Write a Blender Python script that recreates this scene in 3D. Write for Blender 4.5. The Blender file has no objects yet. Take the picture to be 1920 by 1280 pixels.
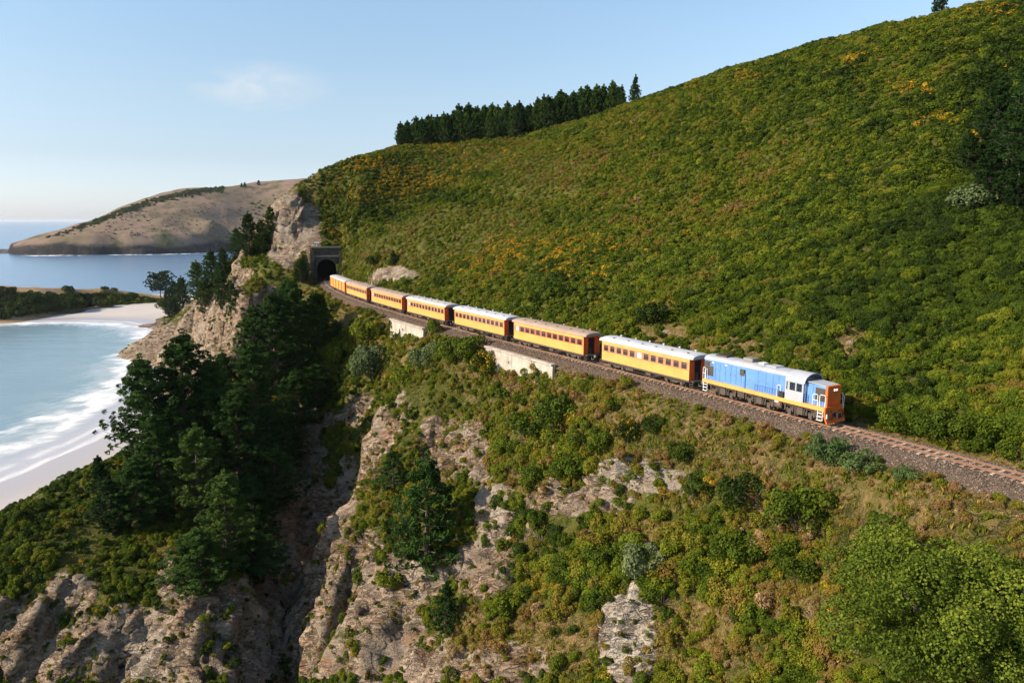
import bpy, bmesh, math, random
import numpy as np
from mathutils import Vector, Matrix

scene = bpy.context.scene
col = scene.collection
R = math.radians
random.seed(7)
rng = np.random.default_rng(11)

# ------------------------------------------------------------------ camera, sky, sun, exposure
CAM_Z = 62.0
RAIL_Z = 45.0
F = 1400.0                                   # focal length in pixels of the 1920 wide photograph
PITCH = math.atan((640 - 414) / F)
cd = bpy.data.cameras.new("camera")
cd.sensor_width = 36.0
cd.lens = F / 1920 * 36.0
cd.clip_start = 0.5
cd.clip_end = 120000
cam = bpy.data.objects.new("camera", cd)
cam.location = (0, 0, CAM_Z)
cam.rotation_euler = (math.pi / 2 - PITCH, 0, 0)
col.objects.link(cam)
scene.camera = cam

SUN_EL = 29.0
SUN_H = Vector((-0.95, -0.31)).normalized()   # horizontal direction towards the sun
sun_dir = Vector((SUN_H.x * math.cos(R(SUN_EL)), SUN_H.y * math.cos(R(SUN_EL)), math.sin(R(SUN_EL))))
sd = bpy.data.lights.new("sun", 'SUN')
sd.energy = 5.0
sd.angle = R(0.5)
sd.color = (1.0, 0.875, 0.69)
sun = bpy.data.objects.new("sun", sd)
sun.rotation_euler = sun_dir.to_track_quat('Z', 'Y').to_euler()
sun.location = (-200, -60, 200)
col.objects.link(sun)

world = bpy.data.worlds.new("World")
scene.world = world
world.use_nodes = True
wt = world.node_tree
wt.nodes.clear()


def N(t, kind, **kw):
    n = t.nodes.new(kind)
    for k, v in kw.items():
        setattr(n, k, v)
    return n


def lk(t, a, b):
    t.links.new(a, b)


def mathn(t, op, a, b=None, c=None, clamp=False):
    n = N(t, 'ShaderNodeMath', operation=op, use_clamp=clamp)
    for i, v in enumerate((a, b, c)):
        if v is None:
            continue
        if isinstance(v, (int, float)):
            n.inputs[i].default_value = v
        else:
            lk(t, v, n.inputs[i])
    return n.outputs[0]


def mixc(t, fac, a, b, mode='MIX'):
    n = N(t, 'ShaderNodeMix', data_type='RGBA', blend_type=mode)
    for s, v in ((n.inputs[0], fac), (n.inputs[6], a), (n.inputs[7], b)):
        if isinstance(v, (int, float)):
            s.default_value = v
        elif isinstance(v, tuple):
            s.default_value = (*v, 1) if len(v) == 3 else v
        else:
            lk(t, v, s)
    return n.outputs[2]


def noise(t, vec, scale, detail=4.0, rough=0.55, dist=0.0):
    n = N(t, 'ShaderNodeTexNoise')
    n.inputs['Scale'].default_value = scale
    n.inputs['Detail'].default_value = detail
    n.inputs['Roughness'].default_value = rough
    n.inputs['Distortion'].default_value = dist
    if vec is not None:
        lk(t, vec, n.inputs['Vector'])
    return n.outputs['Fac']


def ramp(t, fac, stops):
    n = N(t, 'ShaderNodeValToRGB')
    el = n.color_ramp.elements
    while len(el) < len(stops):
        el.new(0.5)
    for e, (p, c) in zip(el, stops):
        e.position = p
        e.color = (*c, 1) if len(c) == 3 else c
    if fac is not None:
        lk(t, fac, n.inputs[0])
    return n.outputs[0]


def remap(t, v, a, b, c=0.0, d=1.0):
    n = N(t, 'ShaderNodeMapRange', clamp=True)
    lk(t, v, n.inputs[0])
    for i, q in enumerate((a, b, c, d)):
        n.inputs[i + 1].default_value = q
    return n.outputs[0]


sky_n = N(wt, 'ShaderNodeTexSky', sky_type='NISHITA')
sky_n.sun_disc = False
sky_n.sun_elevation = R(SUN_EL)
sky_n.sun_rotation = math.atan2(SUN_H.x, SUN_H.y)
sky_n.altitude = 60
sky_n.air_density = 1.0
sky_n.dust_density = 0.6
sky_n.ozone_density = 1.6
tcw = N(wt, 'ShaderNodeTexCoord')
sx = N(wt, 'ShaderNodeSeparateXYZ')
lk(wt, tcw.outputs['Generated'], sx.inputs[0])
yy = mathn(wt, 'MAXIMUM', sx.outputs[1], 0.02)
ca = mathn(wt, 'DIVIDE', sx.outputs[0], yy)
cb = mathn(wt, 'DIVIDE', sx.outputs[2], yy)
cv = N(wt, 'ShaderNodeCombineXYZ')
lk(wt, ca, cv.inputs[0])
lk(wt, mathn(wt, 'MULTIPLY', cb, 3.2), cv.inputs[1])
cn = noise(wt, cv.outputs[0], 9.0, 8, 0.6, 0.5)
da = mathn(wt, 'DIVIDE', mathn(wt, 'ADD', ca, 0.325), 0.105)
db = mathn(wt, 'DIVIDE', mathn(wt, 'SUBTRACT', cb, 0.170), 0.034)
dd = mathn(wt, 'ADD', mathn(wt, 'MULTIPLY', da, da), mathn(wt, 'MULTIPLY', db, db))
cm = mathn(wt, 'SUBTRACT', 1.0, dd, clamp=True)
cl = mathn(wt, 'MULTIPLY', cm, remap(wt, cn, 0.36, 0.72), clamp=True)
cl = mathn(wt, 'MULTIPLY', cl, 0.85)
el_r = ramp(wt, sx.outputs[2], [(0.0, (.465, .52, .76)), (0.078, (.47, .46, .52)), (0.145, (.56, .53, .52)), (0.30, (.67, .675, .63))])
skyt = mixc(wt, 1.0, sky_n.outputs[0], el_r, 'MULTIPLY')
vsc = N(wt, 'ShaderNodeVectorMath', operation='SCALE')
lk(wt, skyt, vsc.inputs[0])
vsc.inputs['Scale'].default_value = 2.0
skyc = mixc(wt, cl, vsc.outputs[0], (5.0, 5.2, 5.4))
bg = N(wt, 'ShaderNodeBackground')
bg.inputs['Strength'].default_value = 0.107
lk(wt, skyc, bg.inputs['Color'])
wo = N(wt, 'ShaderNodeOutputWorld')
lk(wt, bg.outputs[0], wo.inputs['Surface'])

vs = scene.view_settings
vs.view_transform = 'Standard'
vs.look = 'None'
vs.exposure = 0.65
vs.gamma = 1.0
vs.use_curve_mapping = False
scene.render.engine = 'CYCLES'
scene.cycles.use_denoising = True
scene.cycles.max_bounces = 6
scene.cycles.diffuse_bounces = 2
scene.cycles.transparent_max_bounces = 4
scene.cycles.caustics_reflective = False
scene.cycles.caustics_refractive = False

# ------------------------------------------------------------------ maths of the place
CP, SP = math.cos(PITCH), math.sin(PITCH)


def direction(u, v):
    x = (u - 960) / F
    y = (640 - v) / F
    return x, CP + y * SP, y * CP - SP        # right, forward, up


def point(u, v, Y):
    x, fw, up = direction(u, v)
    t = Y / fw
    return x * t, Y, CAM_Z + up * t


def on_level(u, v, z=0.0):
    x, fw, up = direction(u, v)
    t = (z - CAM_Z) / up
    return x * t, fw * t


def to_photo(x, y, z):
    zz = z - CAM_Z
    c = y * CP - zz * SP
    c = np.maximum(c, 0.1)
    return 960 + F * x / c, 640 - F * (zz * CP + y * SP) / c


TX = np.array([5.771520757269921e-06, -0.0010791596983555538, -0.46500317714614575, 33.99365318509713])
TY = np.array([2.21202901072947e-06, -0.0003015424725591939, 0.8546374412115662, 48.077937365478924])
S_PORTAL = 193.0


def track(s, n=0.0):
    """centre line of the track; s metres from its near end, n metres uphill"""
    x = np.polyval(TX, s)
    y = np.polyval(TY, s)
    tx = np.polyval(np.polyder(TX), s)
    ty = np.polyval(np.polyder(TY), s)
    l = np.hypot(tx, ty)
    tx, ty = tx / l, ty / l
    return x + (n + 0.62) * ty, y - (n + 0.62) * tx, tx, ty


_ss = np.arange(-45, 262, 0.25)
_sx, _sy, _stx, _sty = track(_ss)


def track_coords(x, y):
    """(s, n) of ground points"""
    x = np.atleast_1d(np.asarray(x, float))
    y = np.atleast_1d(np.asarray(y, float))
    s = np.empty_like(x)
    n = np.empty_like(x)
    for a in range(0, len(x), 20000):
        xs, ys = x[a:a + 20000, None], y[a:a + 20000, None]
        coarse = slice(0, None, 16)
        d = (xs - _sx[None, coarse]) ** 2 + (ys - _sy[None, coarse]) ** 2
        i0 = np.argmin(d, 1) * 16
        best = i0.copy()
        bd = np.full(len(i0), 1e18)
        for k in range(-16, 17, 2):
            i = np.clip(i0 + k, 0, len(_ss) - 1)
            q = (xs[:, 0] - _sx[i]) ** 2 + (ys[:, 0] - _sy[i]) ** 2
            m = q < bd
            bd[m] = q[m]
            best[m] = i[m]
        rx, ry = xs[:, 0] - _sx[best], ys[:, 0] - _sy[best]
        s[a:a + 20000] = _ss[best] + rx * _stx[best] + ry * _sty[best]
        n[a:a + 20000] = rx * _sty[best] - ry * _stx[best]
    return s, n


# vectorised noises ---------------------------------------------------------
_tab = rng.random((64, 64, 64)).astype(np.float32)


def vnoise(p):
    i = np.floor(p).astype(np.int64)
    f = (p - i)
    f = f * f * (3 - 2 * f)
    out = 0
    for dx in (0, 1):
        for dy in (0, 1):
            for dz in (0, 1):
                w = (f[:, 0] if dx else 1 - f[:, 0]) * (f[:, 1] if dy else 1 - f[:, 1]) * (f[:, 2] if dz else 1 - f[:, 2])
                out = out + w * _tab[(i[:, 0] + dx) & 63, (i[:, 1] + dy) & 63, (i[:, 2] + dz) & 63]
    return out


def fbm(p, octaves=4, gain=0.5, ridged=False):
    out = np.zeros(len(p))
    amp, tot = 1.0, 0.0
    q = p.copy()
    for _ in range(octaves):
        v = vnoise(q)
        if ridged:
            v = 1 - np.abs(v * 2 - 1)
        out += amp * v
        tot += amp
        amp *= gain
        q = q * 2.03 + 17.3
    return out / tot


def cells(p):
    """Worley: distance to nearest and second nearest feature, and the id of the nearest"""
    i = np.floor(p).astype(np.int64)
    d1 = np.full(len(p), 9.0)
    d2 = np.full(len(p), 9.0)
    idv = np.zeros(len(p))
    for dx in (-1, 0, 1):
        for dy in (-1, 0, 1):
            for dz in (-1, 0, 1):
                c = i + np.array([dx, dy, dz])
                a, b, e = c[:, 0] & 63, c[:, 1] & 63, c[:, 2] & 63
                o = np.stack([_tab[a, b, e], _tab[b, e, a], _tab[e, a, b]], 1)
                d = np.linalg.norm(c + o - p, axis=1)
                m = d < d1
                d2 = np.where(m, d1, np.minimum(d2, d))
                idv = np.where(m, _tab[(a + 7) & 63, (b + 3) & 63, e], idv)
                d1 = np.where(m, d, d1)
    return d1, d2, idv


def smooth(a, b, x):
    t = np.clip((x - a) / (b - a), 0, 1)
    return t * t * (3 - 2 * t)


# ------------------------------------------------------------------ object helpers
def tag(o, label=None, cat=None, group=None, kind=None):
    for k, v in (('label', label), ('category', cat), ('group', group), ('kind', kind)):
        if v:
            o[k] = v
    return o


def empty(name, loc=(0, 0, 0), rz=0.0, label=None, cat=None, group=None):
    o = bpy.data.objects.new(name, None)
    o.location = loc
    o.rotation_euler = (0, 0, rz)
    o.empty_display_size = 0.5
    col.objects.link(o)
    return tag(o, label, cat, group)


def link(name, mesh, parent=None, mat=None):
    o = bpy.data.objects.new(name, mesh)
    if mat is not None:
        if isinstance(mat, (list, tuple)):
            for m in mat:
                mesh.materials.append(m)
        else:
            mesh.materials.append(mat)
    col.objects.link(o)
    if parent is not None:
        o.parent = parent
    return o


def copy_tree(o, parent=None):
    c = o.copy()
    col.objects.link(c)
    if parent is not None:
        c.parent = parent
    for ch in list(o.children):
        copy_tree(ch, c)
    return c


def mesh_np(name, verts, quads=None, tris=None, attrs=None, smooth_shade=False, mats=None):
    me = bpy.data.meshes.new(name)
    nv = len(verts)
    q = np.asarray(quads if quads is not None else np.zeros((0, 4), int), dtype=np.int32).reshape(-1, 4)
    t = np.asarray(tris if tris is not None else np.zeros((0, 3), int), dtype=np.int32).reshape(-1, 3)
    me.vertices.add(nv)
    me.vertices.foreach_set('co', np.asarray(verts, dtype=np.float32).ravel())
    me.loops.add(q.size + t.size)
    me.loops.foreach_set('vertex_index', np.concatenate([q.ravel(), t.ravel()]))
    me.polygons.add(len(q) + len(t))
    st = np.concatenate([np.arange(len(q)) * 4, q.size + np.arange(len(t)) * 3]).astype(np.int32)
    me.polygons.foreach_set('loop_start', st)
    if smooth_shade:
        me.polygons.foreach_set('use_smooth', np.ones(len(st), dtype=bool))
    else:
        me.polygons.foreach_set('use_smooth', np.zeros(len(st), dtype=bool))
    if mats is not None:
        me.polygons.foreach_set('material_index', np.asarray(mats, dtype=np.int32))
    me.update(calc_edges=True)
    for k, v in (attrs or {}).items():
        v = np.asarray(v)
        if v.ndim == 1 and v.dtype.kind == 'i':
            a = me.attributes.new(k, 'INT', 'POINT')
            a.data.foreach_set('value', v.astype(np.int32))
        elif v.ndim == 1:
            a = me.attributes.new(k, 'FLOAT', 'POINT')
            a.data.foreach_set('value', v.astype(np.float32))
        else:
            a = me.attributes.new(k, 'FLOAT_VECTOR', 'POINT')
            a.data.foreach_set('vector', v.astype(np.float32).ravel())
    me.validate()
    return me


class MB:
    """collects simple solids into one mesh"""

    def __init__(self):
        self.v, self.f = [], []

    def add(self, vs_, fs_):
        k = len(self.v)
        self.v += [tuple(p) for p in vs_]
        self.f += [tuple(i + k for i in f_) for f_ in fs_]
        return self

    def box(self, x0, x1, y0, y1, z0, z1):
        return self.add([(x0, y0, z0), (x1, y0, z0), (x1, y1, z0), (x0, y1, z0), (x0, y0, z1), (x1, y0, z1), (x1, y1, z1), (x0, y1, z1)],
                        [(0, 3, 2, 1), (4, 5, 6, 7), (0, 1, 5, 4), (1, 2, 6, 5), (2, 3, 7, 6), (3, 0, 4, 7)])

    def prism(self, prof, x0, x1, axis='x', scale1=None):
        """extrude a closed (a, b) profile; axis x: (x, a, b); axis y: (a, y, b)"""
        n = len(prof)
        out = []
        for k, x in enumerate((x0, x1)):
            for a, b in prof:
                if k and scale1:
                    a, b = scale1(a, b)
                out.append((x, a, b) if axis == 'x' else (a, x, b))
        fs_ = [tuple(range(n))[::-1], tuple(range(n, 2 * n))]
        fs_ += [(i, (i + 1) % n, n + (i + 1) % n, n + i) for i in range(n)]
        return self.add(out, fs_)

    def tube(self, pts, r, n=6, r1=None):
        pts = [Vector(p) for p in pts]
        rings = []
        for i, p in enumerate(pts):
            d = (pts[min(i + 1, len(pts) - 1)] - pts[max(i - 1, 0)]).normalized()
            a = d.cross(Vector((0, 0, 1)) if abs(d.z) < 0.9 else Vector((1, 0, 0))).normalized()
            b = d.cross(a)
            rr = r if r1 is None else r + (r1 - r) * i / (len(pts) - 1)
            rings.append([p + (a * math.cos(2 * math.pi * k / n) + b * math.sin(2 * math.pi * k / n)) * rr for k in range(n)])
        vs_ = [q for g in rings for q in g]
        fs_ = []
        for i in range(len(pts) - 1):
            for k in range(n):
                fs_.append((i * n + k, i * n + (k + 1) % n, (i + 1) * n + (k + 1) % n, (i + 1) * n + k))
        fs_.append(tuple(range(n))[::-1])
        fs_.append(tuple(range((len(pts) - 1) * n, len(pts) * n)))
        return self.add(vs_, fs_)

    def mesh(self, name, bevel=0.0, shade=False):
        me = bpy.data.meshes.new(name)
        me.from_pydata(self.v, [], self.f)
        bm = bmesh.new()
        bm.from_mesh(me)
        bmesh.ops.recalc_face_normals(bm, faces=bm.faces)
        if bevel:
            es = [e for e in bm.edges if e.is_manifold and e.calc_face_angle(0) > 0.6]
            bmesh.ops.bevel(bm, geom=es, offset=bevel, segments=2, profile=0.6, affect='EDGES', clamp_overlap=True)
        if shade:
            for fc in bm.faces:
                fc.smooth = True
        bm.to_mesh(me)
        bm.free()
        return me

    def build(self, name, mat, parent=None, bevel=0.0, shade=False):
        return link(name, self.mesh(name, bevel, shade), parent, mat)


# ------------------------------------------------------------------ materials
def new_mat(name):
    m = bpy.data.materials.new(name)
    m.use_nodes = True
    t = m.node_tree
    t.nodes.clear()
    out = N(t, 'ShaderNodeOutputMaterial')
    return m, t, out


def geo_pos(t):
    return N(t, 'ShaderNodeNewGeometry').outputs['Position']


def obj_pos(t):
    return N(t, 'ShaderNodeTexCoord').outputs['Object']


def bump(t, h, strength, dist, normal=None):
    b = N(t, 'ShaderNodeBump')
    b.inputs['Strength'].default_value = strength
    b.inputs['Distance'].default_value = dist
    lk(t, h, b.inputs['Height'])
    if normal is not None:
        lk(t, normal, b.inputs['Normal'])
    return b.outputs[0]


def principled(t, out, base, rough=0.6, metal=0.0, normal=None, spec=0.5, emit=None, estr=0.0):
    p = N(t, 'ShaderNodeBsdfPrincipled')
    for s, v in (('Base Color', base), ('Roughness', rough), ('Metallic', metal), ('Specular IOR Level', spec)):
        if isinstance(v, (int, float)):
            p.inputs[s].default_value = v
        elif isinstance(v, tuple):
            p.inputs[s].default_value = (*v, 1)
        else:
            lk(t, v, p.inputs[s])
    if normal is not None:
        lk(t, normal, p.inputs['Normal'])
    if emit:
        p.inputs['Emission Color'].default_value = (*emit, 1)
        p.inputs['Emission Strength'].default_value = estr
    lk(t, p.outputs[0], out.inputs['Surface'])
    return p


def paint(name, c, rough=0.4, dirt=0.25, dirt_col=(0.10, 0.075, 0.05), metal=0.0, streak=True, spec=0.5):
    m, t, out = new_mat(name)
    P = obj_pos(t)
    mp = N(t, 'ShaderNodeMapping')
    mp.inputs['Scale'].default_value = (1.6, 1.6, 0.35 if streak else 1.6)
    lk(t, P, mp.inputs['Vector'])
    n1 = noise(t, mp.outputs[0], 2.2, 6, 0.6)
    n2 = noise(t, P, 0.7, 3, 0.5)
    f1 = mathn(t, 'MULTIPLY', remap(t, n1, 0.5, 0.78), dirt)
    cc = mixc(t, f1, c, dirt_col)
    v = remap(t, n2, 0.3, 0.7, 0.86, 1.1)
    hv = N(t, 'ShaderNodeHueSaturation')
    lk(t, cc, hv.inputs['Color'])
    lk(t, v, hv.inputs['Value'])
    principled(t, out, hv.outputs[0], remap(t, n1, 0.3, 0.8, rough - 0.08, rough + 0.25), metal, None, spec)
    return m


def foliage(name, stops, trans=0.28, jitter=0.22, rnd=0.18):
    m, t, out = new_mat(name)
    a = N(t, 'ShaderNodeAttribute', attribute_type='INSTANCER', attribute_name='tint')
    b = N(t, 'ShaderNodeAttribute', attribute_type='GEOMETRY', attribute_name='lv')
    oi = N(t, 'ShaderNodeObjectInfo')
    v = mathn(t, 'ADD', a.outputs['Fac'], mathn(t, 'MULTIPLY', mathn(t, 'SUBTRACT', b.outputs['Fac'], 0.5), jitter))
    v = mathn(t, 'ADD', v, mathn(t, 'MULTIPLY', mathn(t, 'SUBTRACT', oi.outputs['Random'], 0.5), rnd))
    c = ramp(t, v, stops)
    hv = N(t, 'ShaderNodeHueSaturation')
    lk(t, c, hv.inputs['Color'])
    lk(t, remap(t, b.outputs['Fac'], 0, 1, 0.7, 1.35), hv.inputs['Value'])
    p = N(t, 'ShaderNodeBsdfPrincipled')
    p.inputs['Roughness'].default_value = 0.65
    p.inputs['Specular IOR Level'].default_value = 0.09
    lk(t, hv.outputs[0], p.inputs['Base Color'])
    tr = N(t, 'ShaderNodeBsdfTranslucent')
    lk(t, hv.outputs[0], tr.inputs['Color'])
    mx = N(t, 'ShaderNodeMixShader')
    mx.inputs[0].default_value = trans
    lk(t, p.outputs[0], mx.inputs[1])
    lk(t, tr.outputs[0], mx.inputs[2])
    lk(t, mx.outputs[0], out.inputs['Surface'])
    return m


M_LEAF = foliage("scrub_leaves", [(0.0, (0.022, 0.040, 0.006)), (0.3, (0.076, 0.110, 0.008)), (0.52, (0.155, 0.172, 0.012)),
                                  (0.72, (0.20, 0.15, 0.022)), (0.88, (0.215, 0.12, 0.042)), (1.0, (0.34, 0.23, 0.11))])
M_GREY = foliage("grey_green_leaves", [(0.0, (0.07, 0.10, 0.045)), (0.5, (0.13, 0.17, 0.06)), (1.0, (0.25, 0.24, 0.13))])
M_BLUE = foliage("flax_leaves", [(0.0, (0.045, 0.085, 0.022)), (0.5, (0.085, 0.13, 0.038)), (1.0, (0.18, 0.21, 0.07))])
M_PINE = foliage("pine_needles", [(0.0, (0.012, 0.030, 0.007)), (0.5, (0.036, 0.076, 0.012)), (1.0, (0.085, 0.125, 0.02))], trans=0.2)
M_GRASS = foliage("dry_grass_blades", [(0.0, (0.10, 0.135, 0.012)), (0.35, (0.20, 0.18, 0.02)), (0.65, (0.32, 0.21, 0.06)), (1.0, (0.42, 0.28, 0.13))])
M_FLOWER = foliage("gorse_flowers", [(0.0, (0.36, 0.20, 0.015)), (1.0, (0.55, 0.31, 0.02))], trans=0.2)
M_TWIG = paint("bark", (0.10, 0.075, 0.055), 0.85, 0.4, (0.2, 0.18, 0.15), streak=False, spec=0.2)


def rock_material():
    m, t, out = new_mat("cliff_rock_and_soil")
    P = geo_pos(t)
    ar = N(t, 'ShaderNodeAttribute', attribute_name='rock')
    ag = N(t, 'ShaderNodeAttribute', attribute_name='grass')
    aw = N(t, 'ShaderNodeAttribute', attribute_name='pale')
    rot = N(t, 'ShaderNodeMapping')
    rot.inputs['Rotation'].default_value = (0.5, 0.75, 0.3)
    rot.inputs['Scale'].default_value = (0.45, 1.5, 1.5)
    lk(t, P, rot.inputs['Vector'])
    n1 = noise(t, rot.outputs[0], 0.55, 8, 0.62, 0.6)
    n2 = noise(t, P, 0.16, 5, 0.6)
    n3 = noise(t, rot.outputs[0], 2.6, 6, 0.65, 0.3)
    n4 = noise(t, P, 6.0, 4, 0.6)
    rc = ramp(t, n1, [(0.28, (0.085, 0.058, 0.04)), (0.40, (0.24, 0.158, 0.10)), (0.52, (0.40, 0.285, 0.19)), (0.64, (0.52, 0.405, 0.295)), (0.8, (0.42, 0.26, 0.145))])
    rc = mixc(t, remap(t, n2, 0.45, 0.65, 0, 0.6), rc, (0.29, 0.24, 0.195))
    rust = mathn(t, 'MULTIPLY', remap(t, noise(t, P, 0.3, 5, 0.65), 0.54, 0.66), 0.6)
    rc = mixc(t, rust, rc, (0.34, 0.155, 0.07))
    rc = mixc(t, mathn(t, 'MULTIPLY', aw.outputs['Fac'], 0.75), rc, (0.56, 0.49, 0.40))
    rc = mixc(t, remap(t, n3, 0.32, 0.46, 0.62, 0.0), rc, (0.07, 0.055, 0.045))
    gc = ramp(t, noise(t, P, 1.1, 6, 0.7), [(0.3, (0.08, 0.085, 0.014)), (0.45, (0.18, 0.145, 0.035)), (0.55, (0.29, 0.185, 0.07)), (0.7, (0.38, 0.24, 0.11))])
    gc = mixc(t, remap(t, n4, 0.4, 0.6, 0, 0.5), gc, (0.10, 0.085, 0.03))
    sc = ramp(t, noise(t, P, 0.8, 6, 0.7), [(0.35, (0.048, 0.062, 0.007)), (0.5, (0.10, 0.108, 0.012)), (0.62, (0.15, 0.125, 0.03)), (0.72, (0.19, 0.13, 0.06))])
    wv = N(t, 'ShaderNodeVectorMath', operation='MULTIPLY_ADD')
    nw = N(t, 'ShaderNodeTexNoise')
    nw.inputs['Scale'].default_value = 0.7
    nw.inputs['Detail'].default_value = 5
    lk(t, rot.outputs[0], nw.inputs['Vector'])
    lk(t, nw.outputs['Color'], wv.inputs[0])
    wv.inputs[1].default_value = (4.5, 4.5, 4.5)
    lk(t, rot.outputs[0], wv.inputs[2])
    cracks = []
    for scv in (0.30, 0.85):
        vo = N(t, 'ShaderNodeTexVoronoi', feature='DISTANCE_TO_EDGE')
        vo.inputs['Scale'].default_value = scv
        lk(t, wv.outputs[0], vo.inputs['Vector'])
        cracks.append(vo.outputs['Distance'])
    ck = mathn(t, 'MULTIPLY', remap(t, cracks[0], 0.0, 0.07, 0.0, 1), remap(t, cracks[1], 0.0, 0.07, 0.55, 1))
    ck = mathn(t, 'MAXIMUM', ck, remap(t, n2, 0.46, 0.6, 0, 0.9))
    rc = mixc(t, remap(t, ck, 0.0, 1.0, 0.62, 0.0), rc, (0.045, 0.035, 0.028))
    edge = mathn(t, 'ADD', ar.outputs['Fac'], mathn(t, 'MULTIPLY', mathn(t, 'SUBTRACT', n1, 0.5), 0.9))
    gedge = mathn(t, 'ADD', ag.outputs['Fac'], mathn(t, 'MULTIPLY', mathn(t, 'SUBTRACT', n2, 0.5), 0.9))
    c = mixc(t, remap(t, gedge, 0.35, 0.6), sc, gc)
    c = mixc(t, remap(t, edge, 0.38, 0.55), c, rc)
    h = mathn(t, 'ADD', mathn(t, 'MULTIPLY', n1, 1.3), mathn(t, 'MULTIPLY', n3, 0.6))
    h = mathn(t, 'ADD', h, mathn(t, 'MULTIPLY', n4, 0.25))
    h = mathn(t, 'ADD', h, mathn(t, 'MULTIPLY', ck, 0.7))
    principled(t, out, c, 0.88, 0, bump(t, h, 1.0, 0.8), 0.2)
    return m


M_ROCK = rock_material()
# ------------------------------------------------------------------ ground: control points of the terrain
CTRL = []


def p(u, v, Y):
    CTRL.append(point(u, v, Y))


def w(x, y, z):
    CTRL.append((x, y, z))


def behind(u, v, Y, *steps):
    x, y, z = point(u, v, Y)
    CTRL.append((x, y, z))
    for dY, dz in steps:
        k = (Y + dY) / Y
        CTRL.append((x * k, y * k, max(z + dz, -6)))


# skyline of the green hill, and the ground falling away behind it
for u, v, Y in ((1920, -28, 128), (1840, 2, 138), (1740, 28, 152), (1640, 52, 165), (1540, 78, 178), (1440, 110, 192), (1340, 140, 206), (1250, 166, 222), (1195, 182, 236)):
    behind(u, v + 17, Y, (12, -2), (45, -16))
for u, v, Y in ((1165, 200, 246), (1040, 230, 256), (900, 250, 262), (800, 262, 264), (740, 266, 262), (690, 282, 256), (640, 302, 250), (590, 324, 242), (548, 348, 234)):
    behind(u, v + 9, Y, (14, -2), (50, -14))
# the nearer spur and its edge against the gully
for u, v, Y in ((1120, 228, 224), (1040, 262, 210), (967, 290, 203), (893, 330, 194), (830, 372, 186), (790, 395, 182), (743, 425, 178), (705, 452, 176)):
    p(u, v, Y)
for u, v, Y in ((1060, 254, 236), (967, 300, 222), (893, 342, 212), (830, 386, 204), (780, 410, 199), (743, 440, 194), (705, 466, 190), (960, 270, 250), (893, 306, 240), (830, 348, 234), (780, 376, 228), (743, 402, 222), (705, 432, 212), (680, 462, 206)):
    p(u, v, Y)
for u, v, Y in ((800, 330, 240), (700, 340, 232), (640, 350, 228), (660, 400, 219), (620, 420, 219), (700, 390, 224), (850, 290, 250)):
    p(u, v, Y)
# body of the slope above the line
for s in (-25, 0, 25, 50, 75, 100):
    for m, zz in ((8, 49.6), (20, 56.5), (45, 71.0)):
        if s >= 75 and m > 30:
            continue
        x, y, _, _ = track(s, m)
        w(x, y, zz)
for s, m, zz in ((125, 7, 49.5), (125, 16, 55.5), (150, 6, 50), (150, 14, 55), (170, 6, 50.0), (170, 12, 54), (185, 7, 52)):
    x, y, _, _ = track(s, m)
    w(x, y, zz)
p(1400, 400, 118)
p(1650, 400, 92)
p(1200, 400, 135)
p(1000, 420, 155)
# bluff beside the tunnel
for u, v, Y in ((556, 368, 229), (545, 400, 226), (530, 440, 224), (520, 474, 221), (575, 420, 224), (580, 460, 221), (560, 482, 219), (590, 400, 226), (600, 436, 225), (515, 430, 227), (505, 470, 225)):
    p(u, v, Y)
w(-66, 246, 60)
w(-72, 250, 56)
# benches and trees on the sea side of the tunnel
for u, v, Y in ((500, 490, 216), (470, 500, 218), (445, 505, 222), (480, 560, 196), (440, 560, 204), (550, 510, 208), (580, 520, 206), (565, 560, 186), (590, 560, 184), (600, 600, 170), (640, 600, 158)):
    p(u, v, Y)
for u, v, Y in ((425, 640, 212), (430, 600, 208), (380, 560, 262), (350, 585, 318), (332, 602, 436), (400, 612, 392), (405, 585, 300), (430, 530, 236), (395, 530, 262)):
    p(u, v, Y)
w(-190, 470, 6)
w(-150, 470, 14)
w(-150, 360, 26)
w(-105, 300, 40)
w(-60, 300, 66)
w(20, 320, 80)
w(-60, 400, 40)
w(60, 420, 60)
w(-206, 436, 1.5)
# downhill of the line: bank, ledges, ribs and the ravine
for u, v, Y in ((1900, 1000, 44.2), (1900, 1280, 36), (1720, 1280, 40), (1560, 1280, 44.5), (1560, 1000, 53.5), (1720, 1080, 45.5), (1430, 1280, 48),
                (1300, 1280, 52), (1300, 1100, 57.5), (1320, 900, 64.5), (1200, 800, 75), (1200, 950, 66.5), (1200, 1100, 60), (1150, 1280, 55.5),
                (1080, 800, 85), (1060, 950, 73.5), (1040, 1100, 67), (960, 760, 95), (960, 900, 81.5), (950, 1050, 73), (960, 1280, 62.5),
                (880, 1000, 79), (850, 1130, 72), (830, 1280, 66), (800, 700, 115), (820, 850, 97), (800, 1000, 83), (790, 1150, 75), (720, 1280, 69),
                (720, 690, 128), (700, 760, 113), (650, 660, 143),
                (520, 900, 123), (560, 900, 125), (600, 900, 124), (640, 860, 122), (600, 800, 134), (500, 1000, 108), (550, 1000, 112), (600, 1000, 113), (630, 1000, 110),
                (500, 1100, 96), (560, 1100, 101), (610, 1100, 102), (500, 1200, 88), (560, 1200, 92), (600, 1200, 92), (500, 1290, 82), (560, 1290, 85), (590, 1290, 84.5)):
    p(u, v, Y)
for u, v, Y in ((705, 800, 109), (690, 900, 97), (665, 1050, 85), (640, 1200, 77.5), (622, 1285, 73.5)):
    behind(u, v, Y, (6, -8))
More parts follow.
